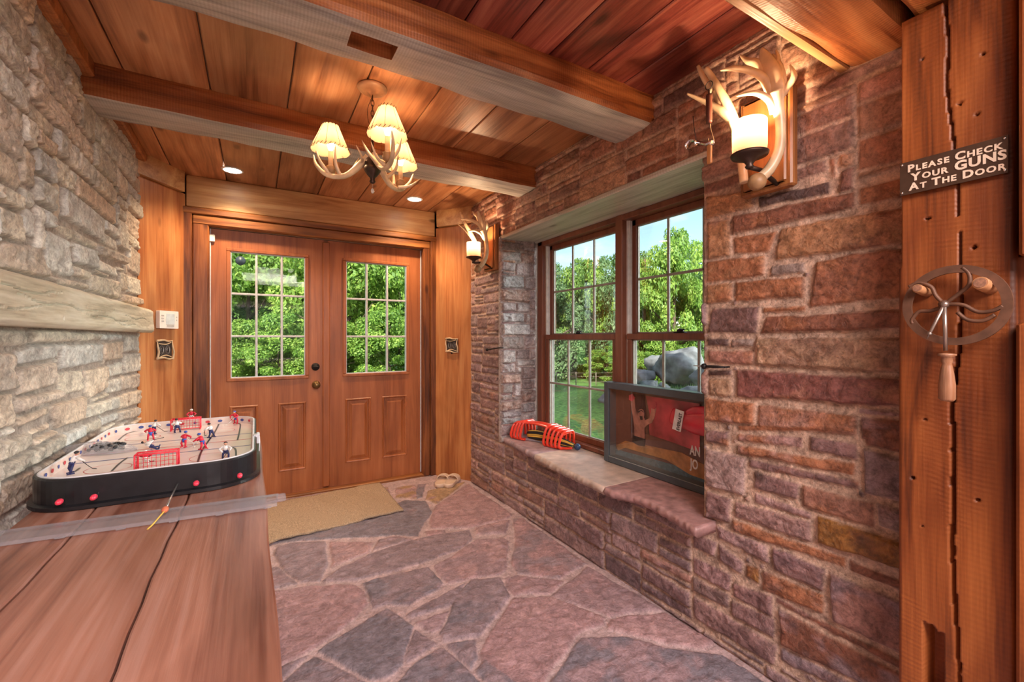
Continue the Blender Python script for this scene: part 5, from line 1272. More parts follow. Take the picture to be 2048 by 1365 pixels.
# printed lines, circles, slots (thin inlays)
def flat_strip(m, pts, w, z):
    pts = smooth_pts([Vector((p[0], p[1], 0)) for p in pts], 5) if len(pts) > 2 else [Vector((p[0], p[1], 0)) for p in pts]
    vs = []; fs = []
    for i, p in enumerate(pts):
        t_ = (pts[min(i + 1, len(pts) - 1)] - pts[max(i - 1, 0)]).normalized(); n_ = Vector((-t_.y, t_.x, 0)) * w / 2
        vs += [(p.x + n_.x, p.y + n_.y, z), (p.x - n_.x, p.y - n_.y, z)]
    for i in range(len(pts) - 1): fs.append((2 * i, 2 * i + 1, 2 * i + 3, 2 * i + 2))
    m.add(vs, fs)
def ice(u, v): p = onZ(u, v, ZI); return (p.x, p.y)
m = MB(); yc = (GY0 + GY1) / 2; xc = (GX0 + GX1) / 2
for (y, mt) in ((yc, 'logo_red'), (yc - .14, 'logo_blue'), (yc + .14, 'logo_blue'), (GY0 + .12, 'logo_red'), (GY1 - .12, 'logo_red')):
    pass
a = MB(); b = MB()
flat_strip(a, [(GX0 + .02, yc), (GX1 - .02, yc)], .006, ZI + .0006); flat_strip(a, [(GX0 + .04, GY0 + .12), (GX1 - .04, GY0 + .12)], .002, ZI + .0006); flat_strip(a, [(GX0 + .04, GY1 - .12), (GX1 - .04, GY1 - .12)], .002, ZI + .0006)
for y in (yc - .13, yc + .13): flat_strip(b, [(GX0 + .02, y), (GX1 - .02, y)], .007, ZI + .0006)
for cx, cy, r in ((xc, yc, .07), (xc - .14, GY0 + .22, .06), (xc + .14, GY0 + .22, .06), (xc - .14, GY1 - .22, .06), (xc + .14, GY1 - .22, .06)):
    pts = [(cx + r * math.cos(2 * PI * k / 28), cy + r * math.sin(2 * PI * k / 28)) for k in range(29)]; flat_strip(b if r > .065 else a, pts, .002, ZI + .0007)
a.build('rink_marking', 'logo_red', game, label='thin red rink lines and circles'); b.build('rink_marking', 'logo_blue', game, label='blue rink lines and centre circle')
c1 = lambda x, y: (x / 3.4133, 780 + y / 3.4133)
c2 = lambda x, y: (260 + x / 7.314, 810 + y / 7.314)
slots = [[c2(1300, 285), c2(1230, 420), c2(1060, 660), c2(990, 850)], [c2(1560, 270), c2(1612, 290), c2(1600, 400), c2(1572, 520)], [c2(1450, 610), c2(1540, 650), c2(1550, 750)], [c1(1080, 250), c1(900, 290), c1(850, 310), c1(810, 345)], [c1(870, 465), c1(810, 510), c1(762, 558)], [c1(545, 535), c1(510, 562)], [c1(395, 530), c1(320, 582)], [c2(740, 365), c2(1040, 348)], [c1(640, 330), c1(560, 385), c1(540, 400)]]
m = MB()
for s_ in slots: flat_strip(m, [ice(*q) for q in s_], .0065, ZI + .0011)
m.build('player_slot', 'black_plastic', game)
# logos on the boards: small plain coloured discs and bars round the far side
ring = rrect(.0165, RR, 12); Lp = 0; k = 0
per = ring + ring[:1]
for i in range(len(per) - 1):
    p, q = Vector((*per[i], 0)), Vector((*per[i + 1], 0)); seg = (q - p).length; s_ = (.02 if Lp == 0 else 0)
    pos = Lp
    nxt = math.ceil(Lp / .052) * .052
    while nxt < Lp + seg:
        c_ = p.lerp(q, (nxt - Lp) / seg); d_ = (q - p).normalized(); k += 1
        tgt = MB(); w = .010 if k % 3 else .006
        inn = Vector((-d_.y, d_.x, 0)) * .0016
        tgt.prism([(w * math.cos(a_), .0065 * math.sin(a_)) for a_ in [2 * PI * j / 10 for j in range(10)]], lambda u, v, dd: c_ + d_ * u + Vector((0, 0, .828 + v)) + inn * (1 + dd), .4); tgt.build('board_badge', 'logo_red' if k % 2 else 'logo_blue', game)
        nxt += .052
    Lp += seg
def cage(y, sgn):
    g = None; x0, x1 = xc - .056, xc + .056; z0, z1 = ZI + .001, ZI + .053; yf, yb = y, y + sgn * .045
    m = MB()
    for xx in (x0, x1): m.tube([(xx, yf, z0), (xx, yf, z1)], .0025, 6); m.tube([(xx, yb, z0), (xx, yb, z1)], .0022, 6); m.tube([(xx, yf, z1), (xx, yb, z1)], .0022, 6); m.tube([(xx, yf, z0), (xx, yb, z0)], .0022, 6)
    for yy in (yf, yb): m.tube([(x0, yy, z1), (x1, yy, z1)], .0025, 6)
    m.tube([(x0, yb, z0), (x1, yb, z0)], .0022, 6); g = m.build('goal_cage', 'net_frame', game, label='red goal cage')
    m = MB(); n = 10
    for k in range(1, n): xx = x0 + (x1 - x0) * k / n; m.tube([(xx, yb, z0), (xx, yb, z1), (xx, yf, z1)], .0008, 4)
    for k in range(1, 4): zz = z0 + (z1 - z0) * k / 4; m.tube([(x0, yf, zz), (x0, yb, zz), (x1, yb, zz), (x1, yf, zz)], .0008, 4)
    for k in range(1, 4): yy = yf + (yb - yf) * k / 4; m.tube([(x0, yy, z0), (x0, yy, z1), (x1, yy, z1), (x1, yy, z0)], .0008, 4)
    m.build('net', 'net_red', g)
cage(1.905, -1); cage(2.575, 1)
def player(u, v, ang, team, lean=.3, h=.062, lying=False):
    p = onZ(u, v, ZI + .001); R = Matrix.Translation(p) @ Matrix.Rotation(ang, 4, 'Z')
    if lying: R = R @ Matrix.Rotation(math.radians(70), 4, 'X') @ Matrix.Translation((0, .004, 0))
    W = lambda x, y, z: R @ Vector((x * h / .05, y * h / .05, z * h / .05 + .001))
    cj, cp, ch, cs = {'red': ('pl_red', 'pl_blue', 'pl_blue', 'pl_red'), 'white': ('pl_white', 'pl_navy', 'pl_black', 'pl_navy'), 'goalred': ('pl_red', 'pl_white', 'pl_white', 'pl_white')}[team]
    m = MB()
    m.tube([W(-.007, .002, .002), W(-.007, -.002, .012), W(-.004, 0, .022)], [.0030, .0034, .0050], 7); m.tube([W(.008, -.006, .002), W(.007, -.003, .012), W(.004, 0, .022)], [.0030, .0034, .0050], 7)
    m.box(*[0] * 6) if False else None
    m.tube([W(-.008, .008, .001), W(-.007, -.006, .001)], .0022, 6); m.tube([W(.008, .002, .001), W(.008, -.012, .001)], .0022, 6)
    pl = m.build('player', cs, game)
    m = MB(); m.tube([W(0, 0, .016), W(0, 0, .024), W(0, lean * .01, .028)], [.0062, .0075, .0070], 9); m.build('pants', cp, pl)
    m = MB(); y2 = lean * .02
    m.tube([W(0, .001, .025), W(0, y2 * .6, .033), W(0, y2, .040)], [.0068, .0082, .0058], 9)
    m.tube([W(-.006, y2 * .8, .037), W(-.014, y2 + .002, .031), W(-.010, y2 + .012, .026)], [.0040, .0036, .0026], 7); m.tube([W(.006, y2 * .8, .037), W(.015, y2 + .003, .031), W(.007, y2 + .014, .024)], [.0040, .0036, .0026], 7)
    m.build('jersey', cj, pl)
    m = MB(); m.sphere(W(0, y2 + .003, .0455), .0046 * h / .05, 9, 7); m.build('head', 'pl_skin', pl)
    m = MB(); m.sphere(W(0, y2 + .0015, .0475), .0052 * h / .05, 9, 6, (1, 1, .75)); m.build('helmet', ch, pl)
    m = MB(); m.tube([W(-.010, y2 + .010, .029), W(.004, y2 + .022, .010), W(.010, y2 + .028, .002)], .0011, 5); m.tube([W(.010, y2 + .028, .0025), W(.020, y2 + .030, .0025)], .0016, 5); m.build('stick', 'pl_white' if team == 'red' else 'pl_black', pl)
for a_ in [(*c2(300, 520), 0.3, 'red'), (*c2(790, 622), -.5, 'red'), (*c2(1062, 652), 1.0, 'red', .5), (*c2(1545, 280), 2.6, 'red', .3, .066), (*c2(690, 405), .4, 'white'), (*c2(350, 430), -.6, 'white'), (*c2(1185, 480), .9, 'white'),
           (*c2(1400, 795), PI, 'white', .2), (139 + 4, 948, -.9, 'white', .4, .068), (*c2(430, 640), -1.4, 'white', .3, .06, True), (*c2(225, 880), 0, 'goalred', .1, .048), (*c2(900, 250), PI, 'goalred', .2, .066)]: player(*a_)
# control knobs and the long rod at the near end
for u in (122, 190, 393, 483):
    x = {122: -.476, 190: -.404, 393: -.162, 483: -.045}[u]; y = GY0 + (.0 if abs(x + .28) < .2 else .022)
    m = MB(); m.tube([(x, y - .002, .789), (x, y - .022, .789)], .003, 8); r_ = m.build('control_rod', 'rod_steel', game)
    m = MB(); m.lathe([(.003, 0), (.007, .003), (.0085, .010), (.0078, .018), (.006, .024), (.002, .027)], (x, y - .016, .789), 14, Matrix.Rotation(PI / 2, 4, 'X')); m.build('knob', 'knob_pink', r_)
m = MB(); m.tube([(-.213, GY0 - .001, .787), (-.213, 1.512, .781)], .0028, 8); r_ = m.build('control_rod', 'rod_steel', game, label='control rod pulled far out toward the camera')
m = MB(); m.lathe([(.004, 0), (.0075, .003), (.0085, .012), (.006, .024), (.002, .027)], (-.213, 1.524, .781), 14, Matrix.Rotation(PI / 2, 4, 'X')); m.build('knob', 'knob_orange', r_)
m = MB(); m.tube(smooth_pts([(-.213, 1.497, .781), (-.222, 1.478, .772), (-.232, 1.462, .762), (-.240, 1.448, .757)], 4), [.002] * 13, 6); m.build('tassel', 'strap_yellow', r_)
# corner latch on the right side
m = MB(); m.bbox(GX1 + .0, GX1 + .012, 2.16, 2.20, .80, .842, .002); m.tube([(GX1 + .009, 2.18, .84), (GX1 + .012, 2.19, .80), (GX1 + .010, 2.17, .765)], .002, 6); m.bbox(GX1 - .010, GX1 + .003, 2.10, 2.13, .838, .850, .002); m.build('latch', 'rim_white', game)
def plast(name, op=.2, col=(.62, .60, .64, 1)):
    m, nt, b, out = nmat(name); nt.nodes.remove(b); t = N(nt, 'ShaderNodeBsdfTransparent'); t.inputs[0].default_value = (.9, .9, .92, 1); g = N(nt, 'ShaderNodeBsdfPrincipled'); g.inputs['Base Color'].default_value = col; g.inputs['Roughness'].default_value = .18
    mx = N(nt, 'ShaderNodeMixShader'); mx.inputs[0].default_value = op; L(nt, t.outputs[0], mx.inputs[1]); L(nt, g.outputs[0], mx.inputs[2]); L(nt, mx.outputs[0], out.inputs[0])
plast('strip_clear')
plast('bag_film', .20, (.95, .95, 1, 1))
# plastic bag lying on the rink
def bag():
    c = ice(205, 908); t = thing('plastic_bag', 'clear plastic bag with dark spare pieces lying on the left of the hockey rink', 'bag', (c[0], c[1], ZI + .003))
    m = MB(); nu, nv = 40, 26; vs = []; fs = []
    p0 = onZ(100, 905, ZI + .004); p1 = onZ(275, 900, ZI + .004); ax = (p1 - p0); ln = ax.length; ax.normalize(); ay = Vector((-ax.y, ax.x, 0))
    for side in (1, -1):
        for j in range(nv + 1):
            for i in range(nu + 1):
                u = i / nu; v = j / nv * 2 - 1; w = .075 * (math.sin(PI * min(1, u * 1.0)) ** .6) * (.55 + .6 * u) * (1 if u > .25 else .7 + 1.2 * abs(.25 - u))
                hgt = .026 * max(0, math.sin(PI * u)) ** 1.2 * (1 - v * v) ** .7
                k = .004 * math.sin(u * 40 + v * 9) + .003 * math.sin(v * 23 - u * 17)
                q = p0 + ax * (u * ln) + ay * (v * w + .003 * math.sin(u * 30)); z = (ZI + .0035 + hgt * (1.2 if side > 0 else 0) + (abs(k) * (1 - v * v) if side > 0 else 0))
                if u < .22: z += (.22 - u) * .16 * (1 - .3 * abs(v)) * (1 if side > 0 else .9)
                vs.append((q.x, q.y, z))
    W = nu + 1
    for s_ in (0, 1):
        o_ = s_ * W * (nv + 1)
        for j in range(nv):
            for i in range(nu): a = o_ + j * W + i; fs.append((a, a + 1, a + W + 1, a + W))
    m.add(vs, fs, True); m.build('film', 'bag_film', t)
    rn = random.Random(8)
    t2 = thing('spare_hockey_parts', 'heap of small black game pieces inside the clear plastic bag', 'game pieces', (c[0], c[1], ZI + .004)); t2['kind'] = 'stuff'
    m = MB()
    for k in range(70):
        q = p0 + ax * (ln * rn.uniform(.48, .80)) + ay * rn.uniform(-.034, .026) + Vector((0, 0, rn.uniform(.004, .022)))
        e = q + Vector((rn.uniform(-.014, .014), rn.uniform(-.014, .014), rn.uniform(-.002, .006))); m.tube([q, (q + e) / 2 + Vector((0, 0, .003)), e], [.005, .007, .004], 6)
    m.build('piece_heap', 'pl_black', t2)['kind'] = 'stuff'
bag()
# clear plastic strip on the table
def strip():
    t = thing('clear_plastic_strip', 'long clear plastic guard strip lying on the table in front of the hockey game', 'plastic strip', (-.25, 1.53, .753))
    A = onZ(557, 992, .754); B = onZ(-40, 1073, .754); Cc = onZ(-40, 1099, .754); D = onZ(554, 1013, .754); m = MB()
    n = 24; vs = []; fs = []
    for i in range(n + 1):
        u = i / n; p = A.lerp(B, u); q = D.lerp(Cc, u); b_ = .002 * math.sin(u * 12)
        for k, (f, z) in enumerate(((0, .0), (.03, .009), (.5, .011), (.97, .009), (1, .0), (.97, .0075), (.5, .0095), (.03, .0075))): r = p.lerp(q, f); vs.append((r.x, r.y, .7535 + z + b_ * 0))
    for i in range(n):
        for k in range(8): k2 = (k + 1) % 8; fs.append((i * 8 + k, i * 8 + k2, i * 8 + 8 + k2, i * 8 + 8 + k))
    fs += [tuple(range(8)), tuple(n * 8 + k for k in reversed(range(8)))]; m.add(vs, fs, False); m.build('guard', 'strip_clear', t)
    m = MB()
    for u in (.02, .21, .38, .56, .75):
        for P_, Q_, s_ in ((A, B, 1), (D, Cc, -1)): p = P_.lerp(Q_, u + .02); m.bbox(p.x - .010, p.x + .010, p.y - .004 + s_ * .005, p.y + .004 + s_ * .005, .7535, .757, .001)
    e = (A + D) / 2; m.bbox(e.x - .004, e.x + .022, e.y - .018, e.y + .018, .7545, .770, .003); m.build('tab', 'strip_clear', t)
strip()
# ================= outdoors =================
def lawn_mat():
    m, nt, b, out = nmat('lawn'); tc = N(nt, 'ShaderNodeTexCoord'); a = N(nt, 'ShaderNodeTexNoise'); a.inputs['Scale'].default_value = .7; a.inputs['Detail'].default_value = 5; L(nt, tc.outputs['Object'], a.inputs['Vector'])
    c = N(nt, 'ShaderNodeTexNoise'); c.inputs['Scale'].default_value = 14; c.inputs['Detail'].default_value = 6; L(nt, tc.outputs['Object'], c.inputs['Vector'])
    r = N(nt, 'ShaderNodeValToRGB'); e = r.color_ramp.elements; e[0].position = .36; e[0].color = (.26, .20, .09, 1); e[1].position = .44; e[1].color = (.10, .24, .05, 1); n_ = e.new(.62); n_.color = (.16, .34, .07, 1)
    r2 = N(nt, 'ShaderNodeValToRGB'); r2.color_ramp.elements[0].position = .3; r2.color_ramp.elements[1].position = .7; r2.color_ramp.elements[0].color = (.5, .55, .5, 1); r2.color_ramp.elements[1].color = (1.3, 1.25, 1.1, 1)
    mx = N(nt, 'ShaderNodeMix', data_type='RGBA', blend_type='MULTIPLY'); mx.inputs['Factor'].default_value = 1
    L(nt, a.outputs['Fac'], r.inputs[0]); L(nt, c.outputs['Fac'], r2.inputs[0]); L(nt, r.outputs[0], mx.inputs['A']); L(nt, r2.outputs[0], mx.inputs['B']); L(nt, mx.outputs['Result'], b.inputs['Base Color']); b.inputs['Roughness'].default_value = .9
    bp = N(nt, 'ShaderNodeBump'); bp.inputs['Strength'].default_value = .8; bp.inputs['Distance'].default_value = .05; L(nt, c.outputs['Fac'], bp.inputs['Height']); L(nt, bp.outputs[0], b.inputs['Normal'])
lawn_mat()
def leaf_mat(name, c0, c1, c2):
    m, nt, b, out = nmat(name); at = N(nt, 'ShaderNodeAttribute', attribute_name='Var'); r = N(nt, 'ShaderNodeValToRGB'); e = r.color_ramp.elements; e[0].color = c4(c0); e[1].color = c4(c2); q = e.new(.5); q.color = c4(c1)
    L(nt, at.outputs['Fac'], r.inputs[0]); L(nt, r.outputs[0], b.inputs['Base Color']); b.inputs['Roughness'].default_value = .55
    t = N(nt, 'ShaderNodeBsdfTranslucent'); L(nt, r.outputs[0], t.inputs[0]); mx = N(nt, 'ShaderNodeMixShader'); mx.inputs[0].default_value = .35; L(nt, b.outputs[0], mx.inputs[1]); L(nt, t.outputs[0], mx.inputs[2]); L(nt, mx.outputs[0], out.inputs[0])
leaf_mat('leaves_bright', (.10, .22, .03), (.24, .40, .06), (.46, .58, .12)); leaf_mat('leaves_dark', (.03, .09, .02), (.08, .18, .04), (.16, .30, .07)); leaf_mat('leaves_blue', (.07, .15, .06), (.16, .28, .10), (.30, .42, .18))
GZ = -.12
def ground():
    n = 80; vs = []; fs = []
    for j in range(n + 1):
        for i in range(n + 1):
            x = -30 + 75 * i / n; y = -12 + 70 * j / n; d = max(0, math.hypot(x - 1, y - 1) - 14)
            z = GZ - .02 + .05 * math.sin(x * .5) * math.sin(y * .4) * min(1, d) + d * .06
            m_ = math.exp(-((x - 8.0) ** 2 + (y - 6.2) ** 2) / 5.0); z += .45 * m_
            if y < 4.6 and x < 3: z = GZ - .06
            vs.append((x, y, z))
    for j in range(n):
        for i in range(n): a = j * (n + 1) + i; fs.append((a, a + 1, a + n + 2, a + n + 1))
    m = MB(); m.add(vs, fs, True); o = m.build('lawn', 'lawn'); o['kind'] = 'structure'
ground()
def crown_mesh(name, seed, clumps, per, leaf, mt):
    rs = np.random.RandomState(seed); C_ = []
    for k in range(clumps):
        d = rs.normal(size=3); d /= np.linalg.norm(d); r = rs.uniform(.45, .88); C_.append(d * r * np.array([1, 1, 1]))
    C_ = np.array(C_); cid = np.repeat(np.arange(clumps), per); n = len(cid)
    o = rs.normal(size=(n, 3)); o /= np.linalg.norm(o, axis=1)[:, None]; rad = rs.uniform(.6, 1.0, n)[:, None] * rs.uniform(.13, .27, clumps)[cid][:, None]
    P = C_[cid] + o * rad * np.array([1, 1, .62])
    nrm = o * .7 + rs.normal(size=(n, 3)) * .45 + np.array([0, 0, .5]); nrm /= np.linalg.norm(nrm, axis=1)[:, None]
    a = np.cross(nrm, rs.normal(size=(n, 3))); a /= np.linalg.norm(a, axis=1)[:, None]; b = np.cross(nrm, a)
    s = leaf * rs.uniform(.6, 1.3, n)[:, None]
    V = np.stack([P - a * s, P - b * s * .5 + nrm * s * .12, P + a * s, P + b * s * .5 + nrm * s * .12], 1).reshape(-1, 3)
    me = bpy.data.meshes.new(name); me.vertices.add(4 * n); me.vertices.foreach_set('co', V.ravel()); me.loops.add(4 * n); me.loops.foreach_set('vertex_index', np.arange(4 * n, dtype=np.int32))
    me.polygons.add(n); me.polygons.foreach_set('loop_start', np.arange(0, 4 * n, 4, dtype=np.int32)); me.update(calc_edges=True)
    at = me.attributes.new('Var', 'FLOAT', 'FACE'); v = np.clip(rs.normal(.45, .22, n) + (rs.uniform(-.2, .2, clumps))[cid], 0, 1); at.data.foreach_set('value', v.astype(np.float32))
    me.materials.append(MATS[mt]); return me
CM = {'bright': [crown_mesh('crown', 1, 60, 330, .030, 'leaves_bright'), crown_mesh('crown', 2, 60, 330, .030, 'leaves_bright')], 'dark': [crown_mesh('crown', 3, 60, 260, .032, 'leaves_dark')], 'blue': [crown_mesh('crown', 4, 60, 300, .028, 'leaves_blue')]}
def tree(x, y, h, rx, rz, kind, label, v=0, base=None, group=None, trunk='bark', tr=.09, name='leafy_tree'):
    z0 = base if base is not None else GZ
    t = thing(name, label, 'tree', (x, y, z0), group); cz = h - rz * 1.12
    o = bpy.data.objects.new('foliage', CM[kind][v % len(CM[kind])]); C.objects.link(o); o.parent = t; o.location = (0, 0, cz); o.scale = (rx, rx, rz); o.rotation_euler = (0, 0, v * 1.7 + x)
    m = MB(); W = lambda a, b, c: (x + a, y + b, z0 + c)
    m.tube(smooth_pts([W(0, 0, -.2), W(.03, .02, cz * .4), W(-.04, .0, cz), W(.02, .03, cz + rz * .6)], 4), [tr * (1.2 - .07 * k) for k in range(13)], 9)
    for k in range(5): a = k * 1.3 + x; m.tube([W(0, 0, cz * (.5 + .1 * k)), W(.4 * rx * math.cos(a), .4 * rx * math.sin(a), cz * (.65 + .1 * k)), W(.75 * rx * math.cos(a), .75 * rx * math.sin(a), cz * (.8 + .12 * k))], [tr * .5, tr * .3, tr * .1], 6)
    m.build('trunk', trunk, t); return t
def at(u, f): p = _ray(u, HV) * f; return p.x, p.y
T = [ # u, distance, height, rx, rz, kind, variant, label
 (500, 12.5, 5.2, 2.1, 2.7, 'bright', 0, 'bright green tree seen through the left half of the left door glass'),
 (590, 13.5, 4.9, 2.0, 2.5, 'bright', 1, 'bright green tree seen through the right half of the left door glass'),
 (700, 12.2, 5.3, 2.1, 2.8, 'bright', 1, 'bright green tree seen through the left side of the right door glass'),
 (800, 13.2, 5.0, 2.2, 2.6, 'bright', 0, 'bright green tree seen through the right side of the right door glass'),
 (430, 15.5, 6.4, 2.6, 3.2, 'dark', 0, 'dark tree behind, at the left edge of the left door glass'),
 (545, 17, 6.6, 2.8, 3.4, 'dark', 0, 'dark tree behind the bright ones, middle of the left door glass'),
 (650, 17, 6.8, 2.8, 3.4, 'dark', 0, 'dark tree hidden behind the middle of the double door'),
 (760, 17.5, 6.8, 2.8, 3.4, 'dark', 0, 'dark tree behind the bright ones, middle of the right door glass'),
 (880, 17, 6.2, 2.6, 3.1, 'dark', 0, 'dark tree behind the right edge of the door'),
 (1112, 14.5, 4.2, 1.35, 2.2, 'blue', 0, 'green tree at the left edge of the left window'),
 (1160, 15.5, 4.7, 1.25, 2.4, 'bright', 0, 'green tree with pale trunk in the middle of the left window'),
 (1222, 15.0, 4.9, 1.3, 2.9, 'blue', 1, 'blue-green tree at the right edge of the left window'),
 (1290, 12.6, 5.0, 1.15, 2.6, 'bright', 1, 'sunlit tree at the left edge of the right window'),
 (1350, 12.2, 5.1, 1.15, 2.9, 'bright', 0, 'tallest sunlit tree in the right window'),
 (1425, 12.6, 4.0, 1.3, 2.1, 'bright', 1, 'sunlit tree at the right edge of the right window'),
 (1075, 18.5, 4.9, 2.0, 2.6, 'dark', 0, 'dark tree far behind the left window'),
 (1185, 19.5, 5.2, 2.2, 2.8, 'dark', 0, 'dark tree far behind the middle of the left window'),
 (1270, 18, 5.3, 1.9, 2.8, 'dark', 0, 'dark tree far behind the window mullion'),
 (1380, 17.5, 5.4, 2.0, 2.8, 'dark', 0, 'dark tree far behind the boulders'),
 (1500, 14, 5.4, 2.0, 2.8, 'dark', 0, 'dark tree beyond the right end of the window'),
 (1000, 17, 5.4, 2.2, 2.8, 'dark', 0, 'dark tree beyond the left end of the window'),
 (380, 13, 5.4, 2.2, 2.8, 'bright', 0, 'bright tree beyond the left edge of the door')]
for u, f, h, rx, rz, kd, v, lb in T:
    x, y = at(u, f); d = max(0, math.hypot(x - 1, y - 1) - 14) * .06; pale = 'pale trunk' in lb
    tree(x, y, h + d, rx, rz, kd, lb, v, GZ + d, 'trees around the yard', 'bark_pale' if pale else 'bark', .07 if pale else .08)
# understory bushes
B = [(1215, 13.6, 1.25, .75, .6, 'bright', 'low bright bush at the lawn edge, right side of the left window'), (1275, 11.5, 1.3, .6, .65, 'bright', 'bush left of the grey boulders'), (1330, 12.0, 1.7, .9, .8, 'bright', 'bush behind the large boulder'), (1420, 11.0, 1.5, .8, .7, 'blue', 'bush at the right of the boulders'),
     (1100, 15.6, 1.4, .8, .7, 'blue', 'low bush at the left window edge'), (1140, 16.8, 1.3, .9, .6, 'dark', 'dark bush left of the pale trunk'), (1180, 16.6, 1.4, .9, .7, 'dark', 'dark bush right of the pale trunk'),
     (470, 10.8, 2.3, 1.2, 1.2, 'bright', 'leafy bush below the left door glass'), (560, 10.6, 2.2, 1.2, 1.15, 'bright', 'leafy bush in the lower right of the left door glass'), (690, 10.5, 2.2, 1.2, 1.15, 'bright', 'leafy bush in the lower left of the right door glass'), (780, 10.8, 2.3, 1.2, 1.2, 'bright', 'leafy bush in the lower right of the right door glass'), (1040, 15, 1.8, 1, .9, 'dark', 'dark bush beyond the window recess corner')]
for i, (u, f, h, rx, rz, kd, lb) in enumerate(B):
    x, y = at(u, f); tree(x, y, h, rx, rz, kd, lb, i, GZ + (.25 if 1260 < u < 1430 else 0) * 0, 'bushes around the yard', 'bark', .03, 'leafy_bush')
# boulders on the mound
def boulder(u, v, f, sx, sy, sz, seed, label, rot=0):
    p = onF(u, v, f); m = MB(); rs = random.Random(seed); K = [(Vector((rs.gauss(0, 1), rs.gauss(0, 1), rs.gauss(0, 1))).normalized(), rs.uniform(.55, .95)) for _ in range(16)]
    def fn(d):
        r = 1.15
        for n_, h_ in K:
            q = d.dot(n_)
            if q > .05: r = min(r, h_ / q)
        return r + .035 * math.sin(9 * d.x + seed) * math.sin(8 * d.y) + .02 * math.sin(23 * d.x) * math.sin(19 * d.z + seed) + .012 * math.sin(41 * d.y + 3 * d.x) * math.sin(37 * d.z)
    m.sphere((0, 0, 0), 1, 40, 24, (sx, sy, sz), fn); M_ = Matrix.Translation(p) @ Matrix.Rotation(rot, 4, 'Z'); m.v = [tuple(M_ @ Vector(q)) for q in m.v]
    o = m.build('boulder', 'boulder'); tag(o, label, 'boulder', 'boulders outside the window')
boulder(1362, 735, 8.6, .62, .6, .40, 3, 'largest grey boulder, rounded, behind the boxing box', .4)
boulder(1288, 752, 8.8, .34, .3, .16, 5, 'flat pale boulder at the left of the right window')
boulder(1318, 728, 9.4, .35, .3, .25, 8, 'mossy grey boulder behind the flat one')
boulder(1300, 768, 7.8, .20, .2, .10, 9, 'small white rock in front of the flat boulder')
boulder(1326, 775, 7.5, .16, .16, .08, 12, 'smallest white rock in the middle of the right window')
boulder(1408, 760, 7.6, .22, .25, .26, 14, 'pale rock at the right edge of the window')
boulder(1390, 784, 7.0, .28, .2, .09, 17, 'low slab rock just above the boxing box frame')
boulder(1215, 803, 8.4, .20, .25, .22, 21, 'pale rock on the lawn beside the window mullion')
# grass clumps by the rocks
def clumps():
    rs = np.random.RandomState(5); n = 6000; u = rs.uniform(1265, 1425, n); f = rs.uniform(6.6, 8.6, n); V = []
    r = (u - CX) / FPX; X = f * (SA + CA * r); Y = f * (CA - SA * r); Z0 = GZ + .45 * np.exp(-((X - 8) ** 2 + (Y - 6.2) ** 2) / 5.0) - .02
    h = rs.uniform(.08, .24, n); a = rs.uniform(0, 2 * PI, n); w = .010; lx = rs.normal(0, .06, n); ly = rs.normal(0, .06, n)
    V = np.stack([np.stack([X - w * np.cos(a), Y - w * np.sin(a), Z0], 1), np.stack([X + w * np.cos(a), Y + w * np.sin(a), Z0], 1), np.stack([X + lx, Y + ly, Z0 + h], 1)], 1).reshape(-1, 3)
    me = bpy.data.meshes.new('tall_grass'); me.from_pydata(V.tolist(), [], [(3 * i, 3 * i + 1, 3 * i + 2) for i in range(n)]); me.materials.append(MATS['leaves_blue'])
    at_ = me.attributes.new('Var', 'FLOAT', 'FACE'); at_.data.foreach_set('value', rs.uniform(.2, 1, n).astype(np.float32)); o = bpy.data.objects.new('tall_grass', me); C.objects.link(o); tag(o, 'tall grass growing between the boulders outside the right window', 'grass', kind='stuff')
clumps()
# wire fence across the lawn
def fence():
    t = thing('wire_fence', 'low wire fence on thin posts across the sunlit lawn outside the left window', 'fence', (*at(1170, 12.2), GZ))
    pts = [at(u, f) for u, f in ((1060, 12.4), (1113, 12.2), (1152, 12.2), (1192, 12.2), (1235, 12.3), (1290, 12.6))]
    for x, y in pts: m = MB(); m.tube([(x, y, GZ - .05), (x, y, GZ + .42)], .014, 6); m.build('post', 'fence_wood', t)
    for z in (.15, .30, .40): m = MB(); m.tube([(x, y, GZ + z) for x, y in pts], .005, 4); m.build('wire', 'fence_wood', t)
fence()
# ================= light and world =================
def area(name, loc, rot, sx, sy, e, col):
    l = bpy.data.lights.new(name, 'AREA'); l.shape = 'RECTANGLE'; l.size = sx; l.size_y = sy; l.energy = e; l.color = col
    o = bpy.data.objects.new(name, l); C.objects.link(o); o.location = loc; o.rotation_euler = rot; return o
def point(name, loc, e, col, r=.03):
    l = bpy.data.lights.new(name, 'POINT'); l.energy = e; l.color = col; l.shadow_soft_size = r
    o = bpy.data.objects.new(name, l); C.objects.link(o); o.location = loc; return o
WARM = (1, .66, .38)
s = bpy.data.lights.new('sun', 'SUN'); s.energy = 5.0; s.angle = math.radians(.6); s.color = (1, .95, .86)
so = bpy.data.objects.new('sun', s); C.objects.link(so)
dr_ = Vector((.62, .62, -.62)).normalized(); so.rotation_euler = dr_.to_track_quat('-Z', 'Y').to_euler()
w = bpy.data.worlds.new('world'); bpy.context.scene.world = w; w.use_nodes = True; nt = w.node_tree; nt.nodes.clear()
o_ = nt.nodes.new('ShaderNodeOutputWorld'); bg = nt.nodes.new('ShaderNodeBackground'); bg.inputs[1].default_value = 1.0
sk = nt.nodes.new('ShaderNodeTexSky'); sk.sky_type = 'NISHITA'; sk.sun_disc = False; sk.sun_elevation = math.radians(35); sk.sun_rotation = math.radians(225); sk.air_density = 1.2; sk.dust_density = .6
tc = nt.nodes.new('ShaderNodeTexCoord'); mp = nt.nodes.new('ShaderNodeMapping'); mp.inputs['Scale'].default_value = (2.2, 2.2, 6)
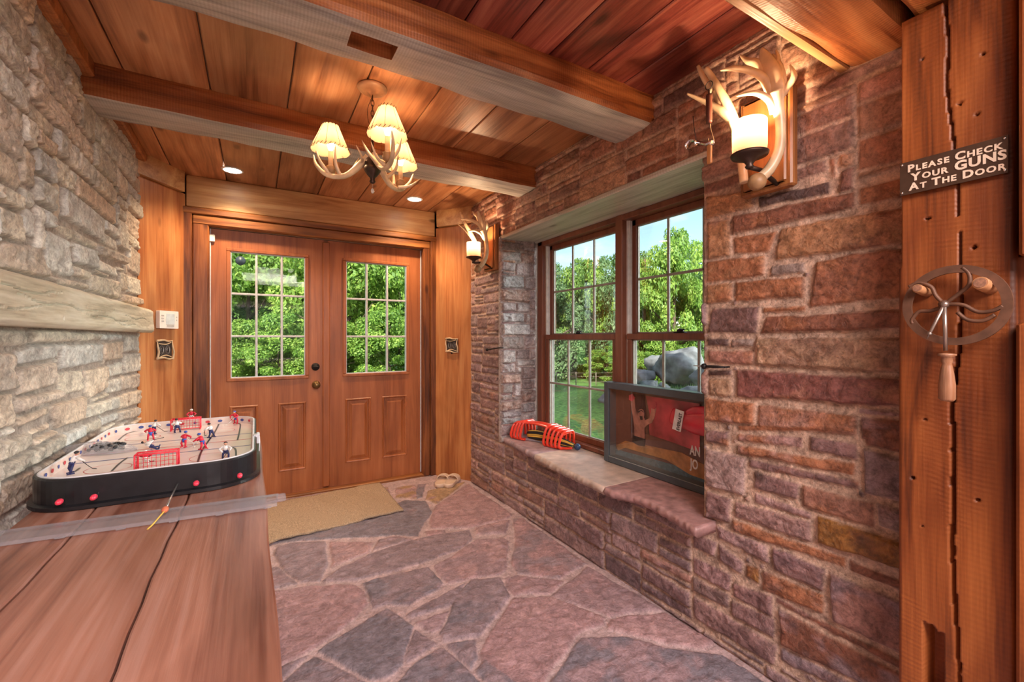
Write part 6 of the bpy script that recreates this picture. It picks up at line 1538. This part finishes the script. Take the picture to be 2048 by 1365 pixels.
nz = nt.nodes.new('ShaderNodeTexNoise'); nz.inputs['Scale'].default_value = 1.6; nz.inputs['Detail'].default_value = 7
cr = nt.nodes.new('ShaderNodeValToRGB'); cr.color_ramp.elements[0].position = .47; cr.color_ramp.elements[1].position = .62
mx = nt.nodes.new('ShaderNodeMix'); mx.data_type = 'RGBA'; mx.inputs['B'].default_value = (.85, .92, 1.0, 1)
ms = nt.nodes.new('ShaderNodeMix'); ms.data_type = 'RGBA'; ms.blend_type = 'MULTIPLY'; ms.inputs['Factor'].default_value = 1; ms.inputs['B'].default_value = (.115, .125, .13, 1)
nt.links.new(tc.outputs['Generated'], mp.inputs[0]); nt.links.new(mp.outputs[0], nz.inputs['Vector']); nt.links.new(nz.outputs['Fac'], cr.inputs[0])
nt.links.new(sk.outputs[0], ms.inputs['A']); nt.links.new(ms.outputs['Result'], mx.inputs['A']); nt.links.new(cr.outputs[0], mx.inputs['Factor']); nt.links.new(mx.outputs['Result'], bg.inputs[0]); nt.links.new(bg.outputs[0], o_.inputs[0])
for nm, p, e, r in LIGHTS:
    if e < 0:
        l = bpy.data.lights.new(nm, 'SPOT'); l.energy = -e; l.color = (1, .72, .45); l.spot_size = math.radians(125); l.spot_blend = .8; l.shadow_soft_size = r
        o = bpy.data.objects.new(nm, l); C.objects.link(o); o.location = p
    else: point(nm, p, e, WARM, r)
# added fill lamps, unseen: behind the camera and from the window side
area('back_fill', (0, -5.9, 1.4), (PI / 2, 0, PI), 4.2, 1.4, 620, (.86, .80, 1.0))  # added cool fill, as if from a rear window
gl = bpy.data.lights.new('window_fill_sun', 'SUN'); gl.energy = 6.0; gl.angle = math.radians(50); gl.color = (.93, 1, .96)  # soft sun lamp added to brighten the left wall through the window
go = bpy.data.objects.new('window_fill_sun', gl); C.objects.link(go); go.rotation_euler = Vector((-.92, .28, -.16)).to_track_quat('-Z', 'Y').to_euler()
area('rear_room_fill', (.6, -1.6, 2.38), (0, 0, 0), 1.6, 1.2, 110, (1, .86, .82))  # added fill in the unseen rear room, lights both walls
area('ceiling_fill', (.45, -.55, 2.38), (math.radians(38), 0, 0), .9, .7, 26, (1, .88, .82))  # added fill above the camera for table, floor and right wall
sc = bpy.context.scene; sc.cycles.max_bounces = 8; sc.cycles.diffuse_bounces = 4; sc.cycles.transparent_max_bounces = 12
sc.view_settings.view_transform = 'Standard'; sc.view_settings.look = 'None'; sc.view_settings.exposure = .9; sc.view_settings.gamma = 1
